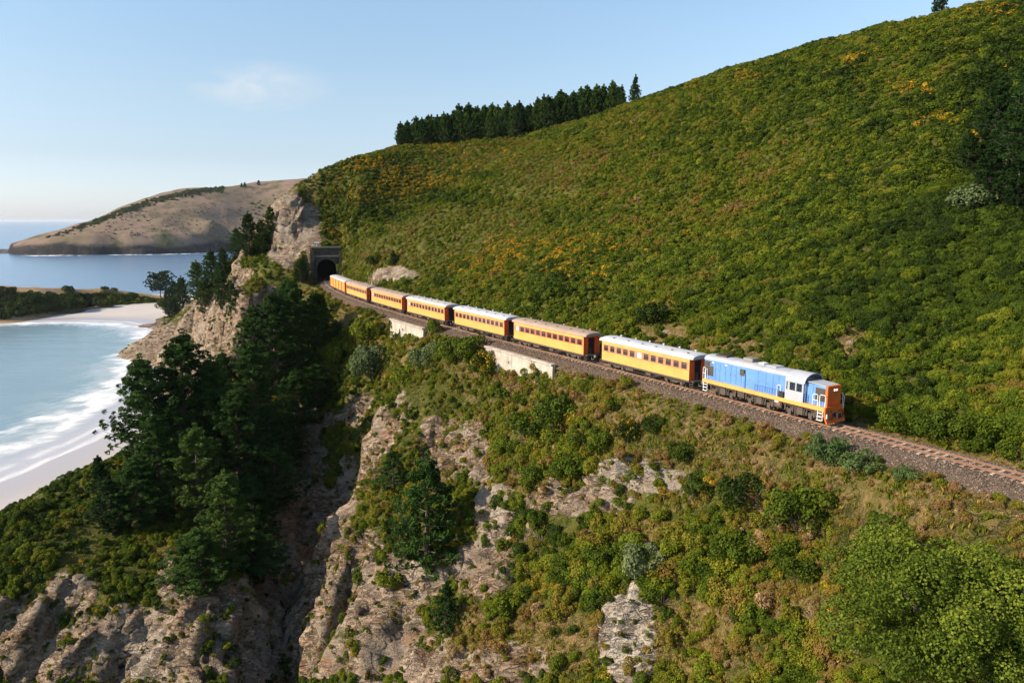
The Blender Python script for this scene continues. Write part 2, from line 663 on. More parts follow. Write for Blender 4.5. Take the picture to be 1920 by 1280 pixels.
# the spur on the left
for u, v, Y in ((0, 968, 100), (120, 908, 108), (190, 880, 112), (250, 845, 117), (350, 765, 130), (450, 685, 147), (520, 615, 166)):
    behind(u, v, Y, (13, -9), (30, -40))
for u, v, Y in ((0, 1050, 91), (0, 1130, 85), (150, 1000, 98), (300, 950, 106), (250, 1080, 89), (400, 850, 121), (400, 1000, 99), (460, 900, 114),
                (480, 800, 127), (120, 1090, 88.5), (300, 1070, 92), (150, 1200, 82.5), (300, 1160, 82.5), (400, 1150, 83), (300, 1290, 77), (440, 1280, 77), (0, 1280, 81), (120, 1290, 80), (455, 1060, 92), (450, 1160, 82.5)):
    p(u, v, Y)
for x, y in ((-116, 250), (-124, 300), (-140, 345), (-104, 214), (-118, 160), (-105, 190), (-150, 185), (-130, 240), (-170, 250), (-150, 310), (-200, 320), (-190, 380), (-240, 380), (-230, 430), (-280, 300), (-280, 440), (-108, 140), (-130, 130), (-200, 150), (-280, 160)):
    w(x, y, -6)
for x, y, z in ((-130, 95, -2), (-110, 70, -4), (-60, 52, -3), (-20, 42, 5), (10, 34, 17), (35, 22, 30), (60, 20, 42), (-70, 62, 1), (-150, 20, -6), (0, 18, 8), (-280, 20, -6), (90, 20, 62)):
    w(x, y, z)
for s in np.arange(-40, S_PORTAL + 1, 6.0):
    for n_ in (-3, 3):
        x, y, _, _ = track(s, n_)
        w(x, y, RAIL_Z - 0.75)

CT = np.array(CTRL)
_c0, _sc = np.array([0.0, 150.0]), 100.0


def _ker(d):
    return d ** 1.5


def rbf_fit():
    X = (CT[:, :2] - _c0) / _sc
    n = len(X)
    K = _ker(np.linalg.norm(X[:, None] - X[None], axis=2)) - np.eye(n) * 0.0006
    Pm = np.c_[np.ones(n), X]
    A = np.block([[K, Pm], [Pm.T, np.zeros((3, 3))]])
    return X, np.linalg.solve(A, np.r_[CT[:, 2], 0, 0, 0])


_X, _W = rbf_fit()


def rbf(x, y):
    q = (np.stack([x, y], 1) - _c0) / _sc
    out = np.empty(len(q))
    for a in range(0, len(q), 8000):
        qq = q[a:a + 8000]
        d2 = (qq[:, None, 0] - _X[None, :, 0]) ** 2 + (qq[:, None, 1] - _X[None, :, 1]) ** 2
        out[a:a + 8000] = _ker(np.sqrt(d2)) @ _W[:-3] + _W[-3] + qq @ _W[-2:]
    return out


WALLS = [(88.0, 104.5, -3.35), (51.0, 69.5, -3.35)]          # retaining walls: from s, to s, offset


def ground_z(x, y):
    s, n = track_coords(x, y)
    pw = np.stack([x, y, 0 * x], 1)
    wk = smooth(9, 24, -n) * (y < 200)
    ox = (fbm(pw * 0.075 + 5, 3, .55) - .5) * 13 * wk
    oy = (fbm(pw * 0.075 + 55, 3, .55) - .5) * 13 * wk
    z = rbf(x + ox, y + oy)
    bed = RAIL_Z - 0.72 - 0.10 * np.clip(-n - 1.8, 0, 2.5)
    open_ = s < S_PORTAL - 0.3
    wd = 1 - smooth(3.1, 8.5, -n)
    wu = 1 - smooth(3.0, 6.5, n)
    wt_ = np.where(n < 0, wd, wu)
    wt_ = np.where(open_, wt_, 0)
    z2 = z * (1 - wt_) + bed * wt_
    for s0, s1, off in WALLS:
        inr = smooth(s0 - 3, s0 + 1, s) * (1 - smooth(s1 - 1, s1 + 3, s))
        drop = (1.2 + 2.0 * np.clip((s - s0) / (s1 - s0), 0, 1)) * smooth(off * -1 - 0.25, off * -1 + 0.2, -n) * (1 - smooth(9, 15, -n))
        z2 = z2 - inr * drop
    # cover over the tunnel
    zc = RAIL_Z + 9.3 + 0.9 * np.clip(s - S_PORTAL - 1.2, 0, 99)
    k = (s >= S_PORTAL - 0.3) * (1 - smooth(4.3, 10, np.abs(n))) * (1 - smooth(S_PORTAL + 8, S_PORTAL + 24, s))
    z2 = z2 * (1 - k) + zc * k
    z2 = np.where((x > -80) & (y < 135), np.maximum(z2, 1.2), z2)
    return z2, s, n


def axis(*segs):
    out = [segs[0][0]]
    for a, b, st in segs:
        k = max(1, int(round((b - a) / st)))
        out += list(np.linspace(a, b, k + 1)[1:])
    return np.array(out)


gx = axis((-300, -160, 3.0), (-160, -95, 0.9), (-95, 45, 0.42), (45, 110, 0.9), (110, 240, 2.6))
gy = axis((16, 34, 0.8), (34, 110, 0.36), (110, 150, 0.5), (150, 240, 0.6), (240, 300, 2.0), (300, 480, 4.0))
GX, GY = np.meshgrid(gx, gy)
nx, ny = len(gx), len(gy)
FX, FY = GX.ravel(), GY.ravel()
Z0, S0, N0 = ground_z(FX, FY)
ZG = Z0.reshape(ny, nx)


def ground(x, y):
    """height of the ground, read from the grid"""
    x = np.atleast_1d(np.asarray(x, float))
    y = np.atleast_1d(np.asarray(y, float))
    i = np.clip(np.searchsorted(gx, x) - 1, 0, nx - 2)
    j = np.clip(np.searchsorted(gy, y) - 1, 0, ny - 2)
    a = np.clip((x - gx[i]) / (gx[i + 1] - gx[i]), 0, 1)
    b = np.clip((y - gy[j]) / (gy[j + 1] - gy[j]), 0, 1)
    return (ZG[j, i] * (1 - a) + ZG[j, i + 1] * a) * (1 - b) + (ZG[j + 1, i] * (1 - a) + ZG[j + 1, i + 1] * a) * b


def hit(u, v, y0=20.0, y1=470.0):
    """the ground that shows at a place of the photograph"""
    x, fw, up = direction(u, v)
    Y = np.arange(y0, y1, 0.15)
    X = x / fw * Y
    Zr = CAM_Z + up / fw * Y
    g = ground(X, Y)
    k = np.argmax(g >= Zr)
    return Vector((X[k], Y[k], float(g[k])))


# where bare rock and where dry grass shows: (u, v, half width, half height, strength)
ROCK = [(545, 425, 48, 75, 1.2), (575, 460, 30, 30, 1.0), (738, 514, 42, 13, 1.1), (690, 535, 22, 8, 0.7), (428, 615, 18, 60, 1.3), (395, 590, 50, 34, 1.0),
        (690, 800, 50, 60, 1.0), (650, 900, 22, 100, 1.0), (655, 1020, 25, 110, 1.1), (735, 850, 30, 50, 0.7), (830, 840, 45, 60, 1.1), (900, 850, 26, 64, 1.05),
        (785, 1090, 55, 45, 1.2), (905, 1065, 62, 55, 1.2), (932, 965, 34, 62, 1.4), (720, 1170, 75, 130, 1.05), (800, 1245, 90, 50, 0.9), (940, 1250, 120, 45, 0.75),
        (1100, 935, 115, 34, 1.1), (1200, 895, 95, 36, 1.1), (1185, 1190, 48, 95, 1.5), (1290, 930, 25, 60, 0.6), (980, 990, 30, 40, 0.7),
        (560, 1010, 95, 230, 1.3), (430, 1200, 130, 90, 1.4), (250, 1215, 110, 75, 1.3), (140, 1120, 50, 40, 1.2), (320, 1090, 25, 40, 1.1), (60, 1210, 90, 80, 1.2),
        (505, 900, 45, 40, 0.8), (400, 1130, 70, 40, 1.0), (1590, 640, 14, 16, 0.5), (1255, 625, 30, 9, 0.55), (1300, 650, 26, 7, 0.55), (290, 652, 85, 45, 1.1),
        (625, 815, 50, 50, 0.8), (760, 770, 20, 40, 0.6), (1510, 660, 8, 6, 0.3)]
PALE = [(1185, 1190, 42, 90, 1.4), (1200, 890, 80, 25, 0.8), (932, 965, 25, 45, 0.6), (545, 425, 45, 75, 0.25), (735, 515, 50, 15, 0.4), (785, 1080, 40, 35, 0.5), (470, 1220, 60, 60, 0.5), (270, 1230, 70, 60, 0.5)]
DRY = [(1165, 765, 60, 35, 1.1), (1100, 720, 60, 25, 0.8), (1320, 820, 90, 35, 0.7), (1300, 1200, 110, 75, 0.9), (1690, 945, 55, 40, 1.0), (1470, 1130, 60, 45, 0.9),
       (1180, 1000, 80, 30, 0.9), (650, 592, 40, 16, 1.0), (1010, 1210, 140, 60, 1.0), (1270, 800, 70, 30, 0.6), (1220, 870, 70, 40, 0.6), (700, 900, 35, 60, 0.7), (820, 900, 40, 40, 0.7),
       (330, 1040, 30, 15, 1.0), (1000, 900, 60, 50, 0.5), (440, 520, 60, 30, 0.4), (1860, 950, 60, 30, 0.6), (1595, 640, 32, 36, 1.1), (1340, 648, 60, 18, 1.0), (1250, 625, 45, 16, 1.1), (1415, 658, 28, 18, 1.0), (1190, 612, 30, 10, .9), (1500, 665, 24, 14, .9), (650, 940, 50, 150, 0.4), (880, 1180, 60, 50, 0.7)]


def blobs(U, V, L):
    o = np.zeros(len(U))
    for u, v, a, b, k in L:
        d = ((U - u) / a) ** 2 + ((V - v) / b) ** 2
        o = np.maximum(o, k * np.exp(-0.7 * d ** 1.5))
    return np.clip(o, 0, 1)


U0, V0 = to_photo(FX, FY, Z0)
P3 = np.stack([FX, FY, Z0], 1)
dzx = np.gradient(ZG, gx, axis=1)
dzy = np.gradient(ZG, gy, axis=0)
slope = np.hypot(dzx, dzy).ravel()
rock0 = blobs(U0, V0, ROCK)
down = (N0 < -4) | (S0 > S_PORTAL)
rock0 = np.where((S0 < S_PORTAL) & (np.abs(N0) < 4.6) & (N0 > -4.6), 0, rock0)
rough_steep = smooth(1.0, 1.6, slope) * down * 0.75 * smooth(1000, 650, U0) * (1 - smooth(500, 530, U0) * smooth(560, 520, V0)) * (1 - smooth(540, 580, U0) * smooth(800, 740, V0))
rockA = np.clip(np.maximum(rock0, rough_steep), 0, 1)
patch = smooth(0.40, 0.50, fbm(P3 * 0.13 + 90, 4, .55) + .28 * (rockA - .5))
rockA = rockA * np.where(U0 > 560, .35 + .65 * patch, .6 + .4 * patch)
rockA = np.where((np.abs(N0) < 5.0) & (S0 < S_PORTAL), rock0 * (np.abs(N0) > 4.2), rockA)
paleA = blobs(U0, V0, PALE)
dryA = np.maximum(blobs(U0, V0, DRY), 0.55 * (1 - smooth(5, 12, -N0)) * (N0 < -2))
dryA = np.where((N0 > 2.2) & (N0 < 5) & (S0 < S_PORTAL), 0.9, dryA)

# crags: the rock is pushed out and cut back along the surface normal
nrm = np.stack([-dzx.ravel(), -dzy.ravel(), np.ones(nx * ny)], 1)
nrm /= np.linalg.norm(nrm, axis=1)[:, None]
st_dir = np.array([0.45, 0.35, 0.82])
st_dir /= np.linalg.norm(st_dir)
e1 = np.cross(st_dir, [0, 0, 1.0])
e1 /= np.linalg.norm(e1)
e2 = np.cross(st_dir, e1)
PS = np.stack([P3 @ st_dir * 0.30, P3 @ e1, P3 @ e2], 1)
near = (down & (FY < 262)) | (rock0 > 0.1)
disp = np.zeros(nx * ny)
idx = np.where(near)[0]
q = PS[idx]
wv = np.stack([fbm(P3[idx] * 0.22 + 3, 3), fbm(P3[idx] * 0.22 + 41, 3), fbm(P3[idx] * 0.22 + 77, 3)], 1) - .5
wq = q + 2.6 * wv
big = fbm(wq * 0.13, 5, 0.55, True) - 0.58
med = fbm(wq * 0.42 + 11, 4, 0.6, True) - 0.58
d1, d2, cid = cells(wq * np.array([.8, .5, .5]) * 0.62)
blk = (cid - 0.5) * 1.1 - 0.9 * (1 - smooth(0.0, 0.14, d2 - d1))
d1b, d2b, cidb = cells(wq * 1.5)
blk2 = (cidb - 0.5) * 0.45 - 0.35 * (1 - smooth(0.0, 0.2, d2b - d1b))
msk = smooth(.42, .58, fbm(P3[idx] * 0.11 + 60, 3))
fine = fbm(wq * 1.5, 3, 0.6, True) - 0.55
disp[idx] = (4.6 * big + 3.0 * med + blk * (.35 + .65 * msk) + blk2 * (.3 + .7 * msk) + 1.2 * fine) * rockA[idx] + (1 - rockA[idx]) * 0.9 * (fbm(P3[idx] * 0.25, 3) - 0.5)
fade = np.where(S0 < S_PORTAL, smooth(4.4, 8.5, -N0), smooth(S_PORTAL + 0.5, S_PORTAL + 8, S0) * np.where(np.abs(N0) < 7, 0, 1))
fade = np.where((N0 > 3) & (S0 < S_PORTAL), smooth(3.6, 5.5, N0) * .55, fade)
disp *= fade
idu = np.where(~near)[0]
disp[idu] += (fbm(P3[idu] * 0.12, 4) - 0.5) * 2.0 * smooth(5, 14, np.where(S0[idu] < S_PORTAL, N0[idu], 20))
hr = rock0[idu] * smooth(3.6, 5.0, N0[idu]) * (S0[idu] < S_PORTAL)
disp[idu] += hr * 0
VG = P3 + nrm * disp[:, None]
VG[:, 2] = np.where((FX > -80) & (FY < 138), np.maximum(VG[:, 2], 1.2 + 1.5 * vnoise(P3 * .4)), VG[:, 2])
GXs, GYs = VG[:, 0], VG[:, 1]
ZG = (Z0 + disp * 0.8 * nrm[:, 2]).reshape(ny, nx)        # later placing stands on the craggy ground

ii = np.arange(ny * nx).reshape(ny, nx)
quads = np.stack([ii[:-1, :-1].ravel(), ii[:-1, 1:].ravel(), ii[1:, 1:].ravel(), ii[1:, :-1].ravel()], 1)
cn_ = N0[quads].mean(1)
cs_ = S0[quads].mean(1)
zmin = Z0[quads].max(1)
tun = (cs_ > S_PORTAL - 1.6) & (cs_ < S_PORTAL + 1.4) & (np.abs(cn_) < 3.6)
keep = ~tun & (zmin > -3.5)
up_ = (cn_ > 0)


def terrain(name, mask):
    qs = quads[mask]
    used, inv = np.unique(qs.ravel(), return_inverse=True)
    me = mesh_np(name, VG[used], inv.reshape(-1, 4), attrs={'rock': rockA[used], 'grass': dryA[used], 'pale': paleA[used]}, smooth_shade=True)
    o = link(name, me, None, M_ROCK)
    return tag(o, kind='structure')


terrain("hillside", keep & up_)
terrain("sea_cliff", keep & ~up_)

# ------------------------------------------------------------------ beach and sea
WATER = [(-260, 1010), (-120, 945), (0, 905), (60, 880), (91, 864), (130, 848), (180, 826), (227, 800), (270, 765), (300, 735), (330, 695), (345, 655), (330, 630), (300, 613), (240, 603),
         (150, 600), (60, 602), (0, 604), (-60, 606), (-150, 608), (-260, 611)]
SH = np.array([on_level(u, v) for u, v in WATER])


def shore_distance(x, y):
    """metres inland (positive) or out to sea (negative) of the water's edge"""
    pts = np.stack([x, y], 1)
    best = np.full(len(pts), 1e9)
    sign = np.ones(len(pts))
    for a, b in zip(SH[:-1], SH[1:]):
        d = b - a
        t = np.clip(((pts - a) @ d) / (d @ d), 0, 1)
        v = pts - (a + t[:, None] * d)
        r = np.hypot(v[:, 0], v[:, 1])
        c = d[0] * (pts[:, 1] - a[1]) - d[1] * (pts[:, 0] - a[0])
        m = r < best - 1e-6
        best = np.where(m, r, best)
        sign = np.where(m, np.where(c < 0, 1, -1), sign)
    return best * sign


bx = axis((-420, -20, 2.5))
by = axis((90, 620, 2.5))
BX, BY = [a.ravel() for a in np.meshgrid(bx, by)]
dS = shore_distance(BX, BY)
bz = np.where(dS > 0, 0.02 + 0.028 * np.minimum(dS, 60), np.maximum(dS * 0.06, -2.5))
bz += 0.12 * (fbm(np.stack([BX * 0.05, BY * 0.05, BX * 0], 1), 3) - 0.5) * smooth(2, 15, dS)
bi = np.arange(len(BX)).reshape(len(by), len(bx))
bq = np.stack([bi[:-1, :-1].ravel(), bi[:-1, 1:].ravel(), bi[1:, 1:].ravel(), bi[1:, :-1].ravel()], 1)
bq = bq[(dS[bq].max(1) > -18) & (dS[bq].min(1) < 160)]
used, inv = np.unique(bq.ravel(), return_inverse=True)
m, t, out = new_mat("beach_sand")
Pp = geo_pos(t)
ad = N(t, 'ShaderNodeAttribute', attribute_name='inland')
wetn = mathn(t, 'ADD', ad.outputs['Fac'], mathn(t, 'MULTIPLY', mathn(t, 'SUBTRACT', noise(t, Pp, 0.04, 4), 0.5), 14.0))
wet = remap(t, wetn, 6, 24, 1, 0)
sc_ = mixc(t, noise(t, Pp, 0.35, 5, 0.6), (0.46, 0.40, 0.37), (0.55, 0.49, 0.45))
sc_ = mixc(t, mathn(t, 'MULTIPLY', remap(t, noise(t, Pp, 0.03, 3), 0.45, 0.7), 0.5), sc_, (0.42, 0.35, 0.30))
sc_ = mixc(t, wet, sc_, (0.40, 0.36, 0.36))
principled(t, out, sc_, remap(t, wet, 0, 1, 0.9, 0.30), 0, bump(t, noise(t, Pp, 1.2, 5), 0.25, 0.08), 0.4)
M_SAND = m
tag(link("beach", mesh_np("beach", np.stack([BX, BY, bz], 1)[used], inv.reshape(-1, 4), attrs={'inland': dS[used]}, smooth_shade=True), None, M_SAND), kind='structure')

wx = np.unique(np.concatenate([[-60000, -20000, -8000, -3500, -1500, -900, -600], axis((-420, -60, 1.6)), [0, 60, 200, 600, 1500, 4000, 12000, 60000]]))
wy = np.unique(np.concatenate([[-3000, -1000, -300, -50, 50, 100], axis((130, 520, 1.6)), axis((520, 1600, 60)), [2000, 3000, 5000, 9000, 18000, 40000, 80000]]))
SXg, SYg = [a.ravel() for a in np.meshgrid(wx, wy)]
dW = -shore_distance(SXg, SYg)
inbay = (SXg > -425) & (SXg < -55) & (SYg > 128) & (SYg < 522)
dW = np.where(inbay, dW, 400)
pn = np.stack([SXg, SYg, 0 * SXg], 1)
wob = (fbm(pn * 0.035, 3) - 0.5)
lace = fbm(pn * 0.16 + 3, 4, 0.6)
lace2 = fbm(np.stack([SXg * 0.5, SYg * 0.5, 0 * SXg], 1), 3, 0.6)
farf = smooth(330, 430, SYg)
surf_w = 28 - 13 * farf
dd_ = dW + wob * 20
surf = smooth(13 - 7 * farf, 18 - 8 * farf, dd_) * (1 - smooth(surf_w - 7, surf_w + 4, dd_ + (lace - 0.5) * 30))
surf = surf * (1 - 0.85 * smooth(0.43, 0.58, lace2) * (1 - smooth(surf_w - 20, surf_w - 4, dd_) * 0.6))
edge = np.exp(-((dW - 0.8 + wob * 3) / 1.1) ** 2) * 0.8
line2 = np.exp(-((dd_ - 7.5) / 1.3) ** 2) * 0.55 * smooth(0.42, 0.55, lace)
veil = 0.35 * (1 - smooth(surf_w - 4, surf_w + 26, dd_ + (lace - 0.5) * 40)) * smooth(surf_w - 10, surf_w, dd_) * smooth(0.44, 0.6, lace)
foam = np.clip(np.maximum.reduce([surf, edge, line2, veil]), 0, 1) * inbay
film = np.where(inbay, 1 - smooth(6, 26, dW), 0)
shal = np.where(inbay, 1 - smooth(40, 260, dW), 0)
sz = 0.25 * np.exp(-((dd_ - surf_w) / 4.0) ** 2) * inbay
si = np.arange(len(SXg)).reshape(len(wy), len(wx))
sq = np.stack([si[:-1, :-1].ravel(), si[:-1, 1:].ravel(), si[1:, 1:].ravel(), si[1:, :-1].ravel()], 1)
m, t, out = new_mat("sea_water")
Pp = geo_pos(t)
af = N(t, 'ShaderNodeAttribute', attribute_name='foam').outputs['Fac']
al = N(t, 'ShaderNodeAttribute', attribute_name='film').outputs['Fac']
ash = N(t, 'ShaderNodeAttribute', attribute_name='shallow').outputs['Fac']
deep = mixc(t, noise(t, Pp, 0.006, 4, 0.6), (0.095, 0.185, 0.31), (0.125, 0.22, 0.35))
turq = mixc(t, noise(t, Pp, 0.03, 4, 0.6), (0.14, 0.225, 0.26), (0.20, 0.28, 0.31))
wc = mixc(t, ash, deep, turq)
wc = mixc(t, al, wc, (0.46, 0.43, 0.45))
fb = noise(t, Pp, 0.9, 6, 0.7)
ff = mathn(t, 'MULTIPLY', af, remap(t, fb, 0.30, 0.55, 0.55, 1.1), clamp=True)
wc = mixc(t, ff, wc, (0.82, 0.82, 0.83))
mpw = N(t, 'ShaderNodeMapping')
mpw.inputs['Scale'].default_value = (0.35, 1.0, 1.0)
mpw.inputs['Rotation'].default_value = (0, 0, 0.25)
lk(t, Pp, mpw.inputs['Vector'])
hw = mathn(t, 'ADD', noise(t, mpw.outputs[0], 0.10, 4, 0.55), mathn(t, 'MULTIPLY', noise(t, mpw.outputs[0], 0.7, 4, 0.6), 0.25))
rr = mathn(t, 'MAXIMUM', remap(t, ff, 0, 1, 0.22, 0.8), mathn(t, 'MULTIPLY', al, 0.2))
principled(t, out, wc, rr, 0, bump(t, hw, 0.35, 1.0), remap(t, ff, 0, 1, 0.5, 0.1))
tag(link("sea", mesh_np("sea", np.stack([SXg, SYg, sz], 1), sq, attrs={'foam': foam, 'film': film, 'shallow': shal}, smooth_shade=True), None, m), kind='structure')


# ------------------------------------------------------------------ far headland and the low spit
def simple_rbf(C, lam=0.0005, c0=(0, 0), sc=1.0):
    C = np.array(C, float)
    X = (C[:, :2] - np.array(c0)) / sc
    n = len(X)
    K = _ker(np.linalg.norm(X[:, None] - X[None], axis=2)) - np.eye(n) * lam
    Pm = np.c_[np.ones(n), X]
    W_ = np.linalg.solve(np.block([[K, Pm], [Pm.T, np.zeros((3, 3))]]), np.r_[C[:, 2], 0, 0, 0])

    def f(x, y):
        q_ = (np.stack([x, y], 1) - np.array(c0)) / sc
        return _ker(np.linalg.norm(q_[:, None] - X[None], axis=2)) @ W_[:-3] + W_[-3] + q_ @ W_[-2:]
    return f


HC = []
for u, v, Y in ((20, 478, 1415), (50, 467, 1440), (100, 450, 1470), (150, 428, 1510), (190, 408, 1560), (230, 392, 1610), (290, 373, 1670), (350, 358, 1730), (420, 350, 1800), (480, 344, 1860), (530, 341, 1900), (600, 336, 1950), (680, 330, 2000)):
    x, y, z = point(u, v, Y)
    HC += [(x, y, z), (x * 1.06, y * 1.06, z - 6), (x * 1.2, y * 1.2, max(z - 55, -20))]
_wl = ((-60, 476), (20, 475), (90, 478), (150, 478), (220, 477), (300, 476), (360, 474.5), (420, 472), (500, 470), (600, 468))
for u, v in ((60, 466), (100, 463), (140, 460), (180, 455), (240, 453), (300, 452), (360, 455), (420, 452), (500, 452), (600, 448)):
    vw = np.interp(u, [q[0] for q in _wl], [q[1] for q in _wl])
    Yw = on_level(u, vw)[1]
    HC.append(point(u, v, Yw + 14))
    HC.append(point(u, v - 5, Yw + 45))
for u, v, Y in ((200, 430, 1470), (300, 420, 1500), (400, 420, 1540), (500, 415, 1600), (300, 395, 1590), (400, 385, 1660), (500, 375, 1740), (600, 400, 1700)):
    HC.append(point(u, v, Y))
for u, v in ((-60, 476), (20, 475), (90, 478), (150, 478), (220, 477), (300, 476), (360, 474.5), (420, 472), (500, 470), (600, 468)):
    x, y = on_level(u, v)
    HC += [(x, y, 0.5), (x * 0.985, y * 0.985, -20)]
for x, y in ((-1300, 1500), (-1200, 1700), (-1150, 1950), (-900, 2300), (-1150, 1350)):
    HC.append((x, y, -25))
hf = simple_rbf(HC, 0.0004, (-600, 1600), 500)
hx = axis((-1200, -150, 5))
hy = axis((1300, 1560, 3.2), (1560, 2350, 9))
HX, HY = [a.ravel() for a in np.meshgrid(hx, hy)]
HZ = np.concatenate([hf(HX[a:a + 8000], HY[a:a + 8000]) for a in range(0, len(HX), 8000)])
hp = np.stack([HX, HY, HZ], 1)
HZ = HZ + (14 * (fbm(hp * 0.010, 5, 0.55) - 0.5) + 16 * (fbm(hp * 0.0055 + 8, 4, 0.5, True) - 0.6)) * smooth(4, 45, HZ)
# sea cliffs: steepen the lowest twenty metres and flute them
flute = fbm(np.stack([HX * 0.022, HY * 0.022, HX * 0], 1), 4, 0.6, True)
HZ = np.where(HZ > -1, HZ + 17 * smooth(.2, 3.5, HZ + 9 * (flute - .55)) * (1 - smooth(12, 75, HZ)), HZ)
HZG = HZ.reshape(len(hy), len(hx))


def head_z(x, y):
    x, y = np.atleast_1d(x), np.atleast_1d(y)
    i = np.clip(np.searchsorted(hx, x) - 1, 0, len(hx) - 2)
    j = np.clip(np.searchsorted(hy, y) - 1, 0, len(hy) - 2)
    return HZG[j, i]


him = np.arange(len(HX)).reshape(len(hy), len(hx))
hq = np.stack([him[:-1, :-1].ravel(), him[:-1, 1:].ravel(), him[1:, 1:].ravel(), him[1:, :-1].ravel()], 1)
hq = hq[HZ[hq].max(1) > -2]
used, inv = np.unique(hq.ravel(), return_inverse=True)
m, t, out = new_mat("headland_grass_and_cliff")
Pp = geo_pos(t)
nrmn = N(t, 'ShaderNodeNewGeometry')
sepn = N(t, 'ShaderNodeSeparateXYZ')
lk(t, nrmn.outputs['Normal'], sepn.inputs[0])
g1 = ramp(t, noise(t, Pp, 0.010, 6, 0.6), [(0.3, (0.10, 0.088, 0.045)), (0.45, (0.18, 0.13, 0.09)), (0.58, (0.22, 0.15, 0.115)), (0.7, (0.15, 0.13, 0.06))])
g1 = mixc(t, remap(t, noise(t, Pp, 0.02, 8, 0.75), 0.50, 0.60, 0, 0.8), g1, (0.075, 0.065, 0.035))
cr = ramp(t, noise(t, Pp, 0.05, 6, 0.65), [(0.40, (0.016, 0.015, 0.017)), (0.60, (0.036, 0.031, 0.031)), (0.80, (0.13, 0.095, 0.075))])  # cliff rock colour darkened to carry the shade on these faces
szp = N(t, 'ShaderNodeSeparateXYZ')
lk(t, Pp, szp.inputs[0])
stp = remap(t, sepn.outputs[2], 0.72, 0.86, 1, 0)
low = remap(t, mathn(t, 'ADD', szp.outputs[2], mathn(t, 'MULTIPLY', noise(t, Pp, 0.010, 4), 30)), 30, 36, 1, 0)
principled(t, out, mixc(t, mathn(t, 'MULTIPLY', mathn(t, 'MAXIMUM', stp, 0.85), low), g1, cr), 0.95, 0, bump(t, noise(t, Pp, 0.05, 6, 0.65), 0.5, 4.0), 0.1)
tag(link("headland", mesh_np("headland", np.stack([HX, HY, HZ], 1)[used], inv.reshape(-1, 4), smooth_shade=True), None, m), kind='structure')
m, t, out = new_mat("dark_wet_rock")
Pp = obj_pos(t)
principled(t, out, ramp(t, noise(t, Pp, 0.8, 5, 0.6), [(0.3, (0.035, 0.03, 0.028)), (0.7, (0.12, 0.10, 0.085))]), 0.8, 0, bump(t, noise(t, Pp, 1.5, 6), 0.8, 0.3), 0.3)
M_WET = m

LC = []
for u, v, Y in ((-80, 534, 500), (0, 538, 505), (60, 541, 512), (130, 545, 525), (200, 546, 545), (260, 552, 565), (320, 560, 580)):
    x, y, z = point(u, v, Y)
    LC += [(x, y, z), (x * 1.03, y * 1.03, z - 0.5), (x * 1.12, y * 1.12, -3), (x * 1.2, y * 1.2, -6)]
for u, v, Y in ((-80, 550, 480), (0, 556, 484), (60, 562, 488), (130, 566, 500), (185, 560, 524), (240, 566, 550), (300, 574, 560)):
    LC.append(point(u, v, Y))
for u, v in ((-120, 606), (-40, 603), (20, 601), (70, 594), (120, 587), (170, 578), (200, 574), (250, 576), (300, 577), (340, 577)):
    x, y = on_level(u, v, 1.3)
    LC += [(x, y, 1.0), (x * 0.97, y * 0.97, -3)]
lf_ = simple_rbf(LC, 0.0003, (-300, 520), 100)
lx = axis((-480, -170, 2.2))
ly = axis((420, 720, 2.2))
LX, LY = [a.ravel() for a in np.meshgrid(lx, ly)]
LZ = np.concatenate([lf_(LX[a:a + 8000], LY[a:a + 8000]) for a in range(0, len(LX), 8000)])
LZ = LZ + (fbm(np.stack([LX, LY, LZ], 1) * 0.08, 4) - 0.5) * 3.0 * smooth(0.5, 4, LZ)
li = np.arange(len(LX)).reshape(len(ly), len(lx))
lq = np.stack([li[:-1, :-1].ravel(), li[:-1, 1:].ravel(), li[1:, 1:].ravel(), li[1:, :-1].ravel()], 1)
lq = lq[LZ[lq].max(1) > -1.5]
used, inv = np.unique(lq.ravel(), return_inverse=True)
m, t, out = new_mat("spit_grass_and_bank")
Pp = geo_pos(t)
nn = N(t, 'ShaderNodeNewGeometry')
sn = N(t, 'ShaderNodeSeparateXYZ')
lk(t, nn.outputs['Normal'], sn.inputs[0])
cflat = ramp(t, noise(t, Pp, 0.06, 6, 0.7), [(0.3, (0.09, 0.10, 0.03)), (0.5, (0.30, 0.19, 0.10)), (0.7, (0.38, 0.25, 0.15))])
cst = ramp(t, noise(t, Pp, 0.10, 6, 0.7), [(0.35, (0.028, 0.035, 0.012)), (0.6, (0.07, 0.065, 0.03)), (0.78, (0.19, 0.13, 0.08))])  # steep bank coloured darker to carry its shade
principled(t, out, mixc(t, remap(t, sn.outputs[2], 0.80, 0.93), cst, cflat), 0.95, 0, bump(t, noise(t, Pp, 0.3, 5), 0.6, 0.8), 0.1)
tag(link("spit", mesh_np("spit", np.stack([LX, LY, LZ], 1)[used], inv.reshape(-1, 4), smooth_shade=True), None, m), kind='structure')


def spit_z(x, y):
    return float(lf_(np.array([x]), np.array([y]))[0])

# ------------------------------------------------------------------ track: ballast, sleepers, rails
GAUGE = 1.22
S_A, S_B = -40.0, S_PORTAL + 16


def strip(prof, s0, s1, ds, attrs=None):
    """sweep an open (n, z) profile along the track"""
    ss = np.arange(s0, s1 + ds * 0.5, ds)
    V = []
    for n_, z_ in prof:
        x, y, _, _ = track(ss, n_)
        V.append(np.stack([x, y, np.full_like(x, z_)], 1))
    V = np.stack(V, 1)
    k, mm = V.shape[:2]
    I = np.arange(k * mm).reshape(k, mm)
    q_ = np.stack([I[:-1, :-1].ravel(), I[:-1, 1:].ravel(), I[1:, 1:].ravel(), I[1:, :-1].ravel()], 1)
    return V.reshape(-1, 3), q_


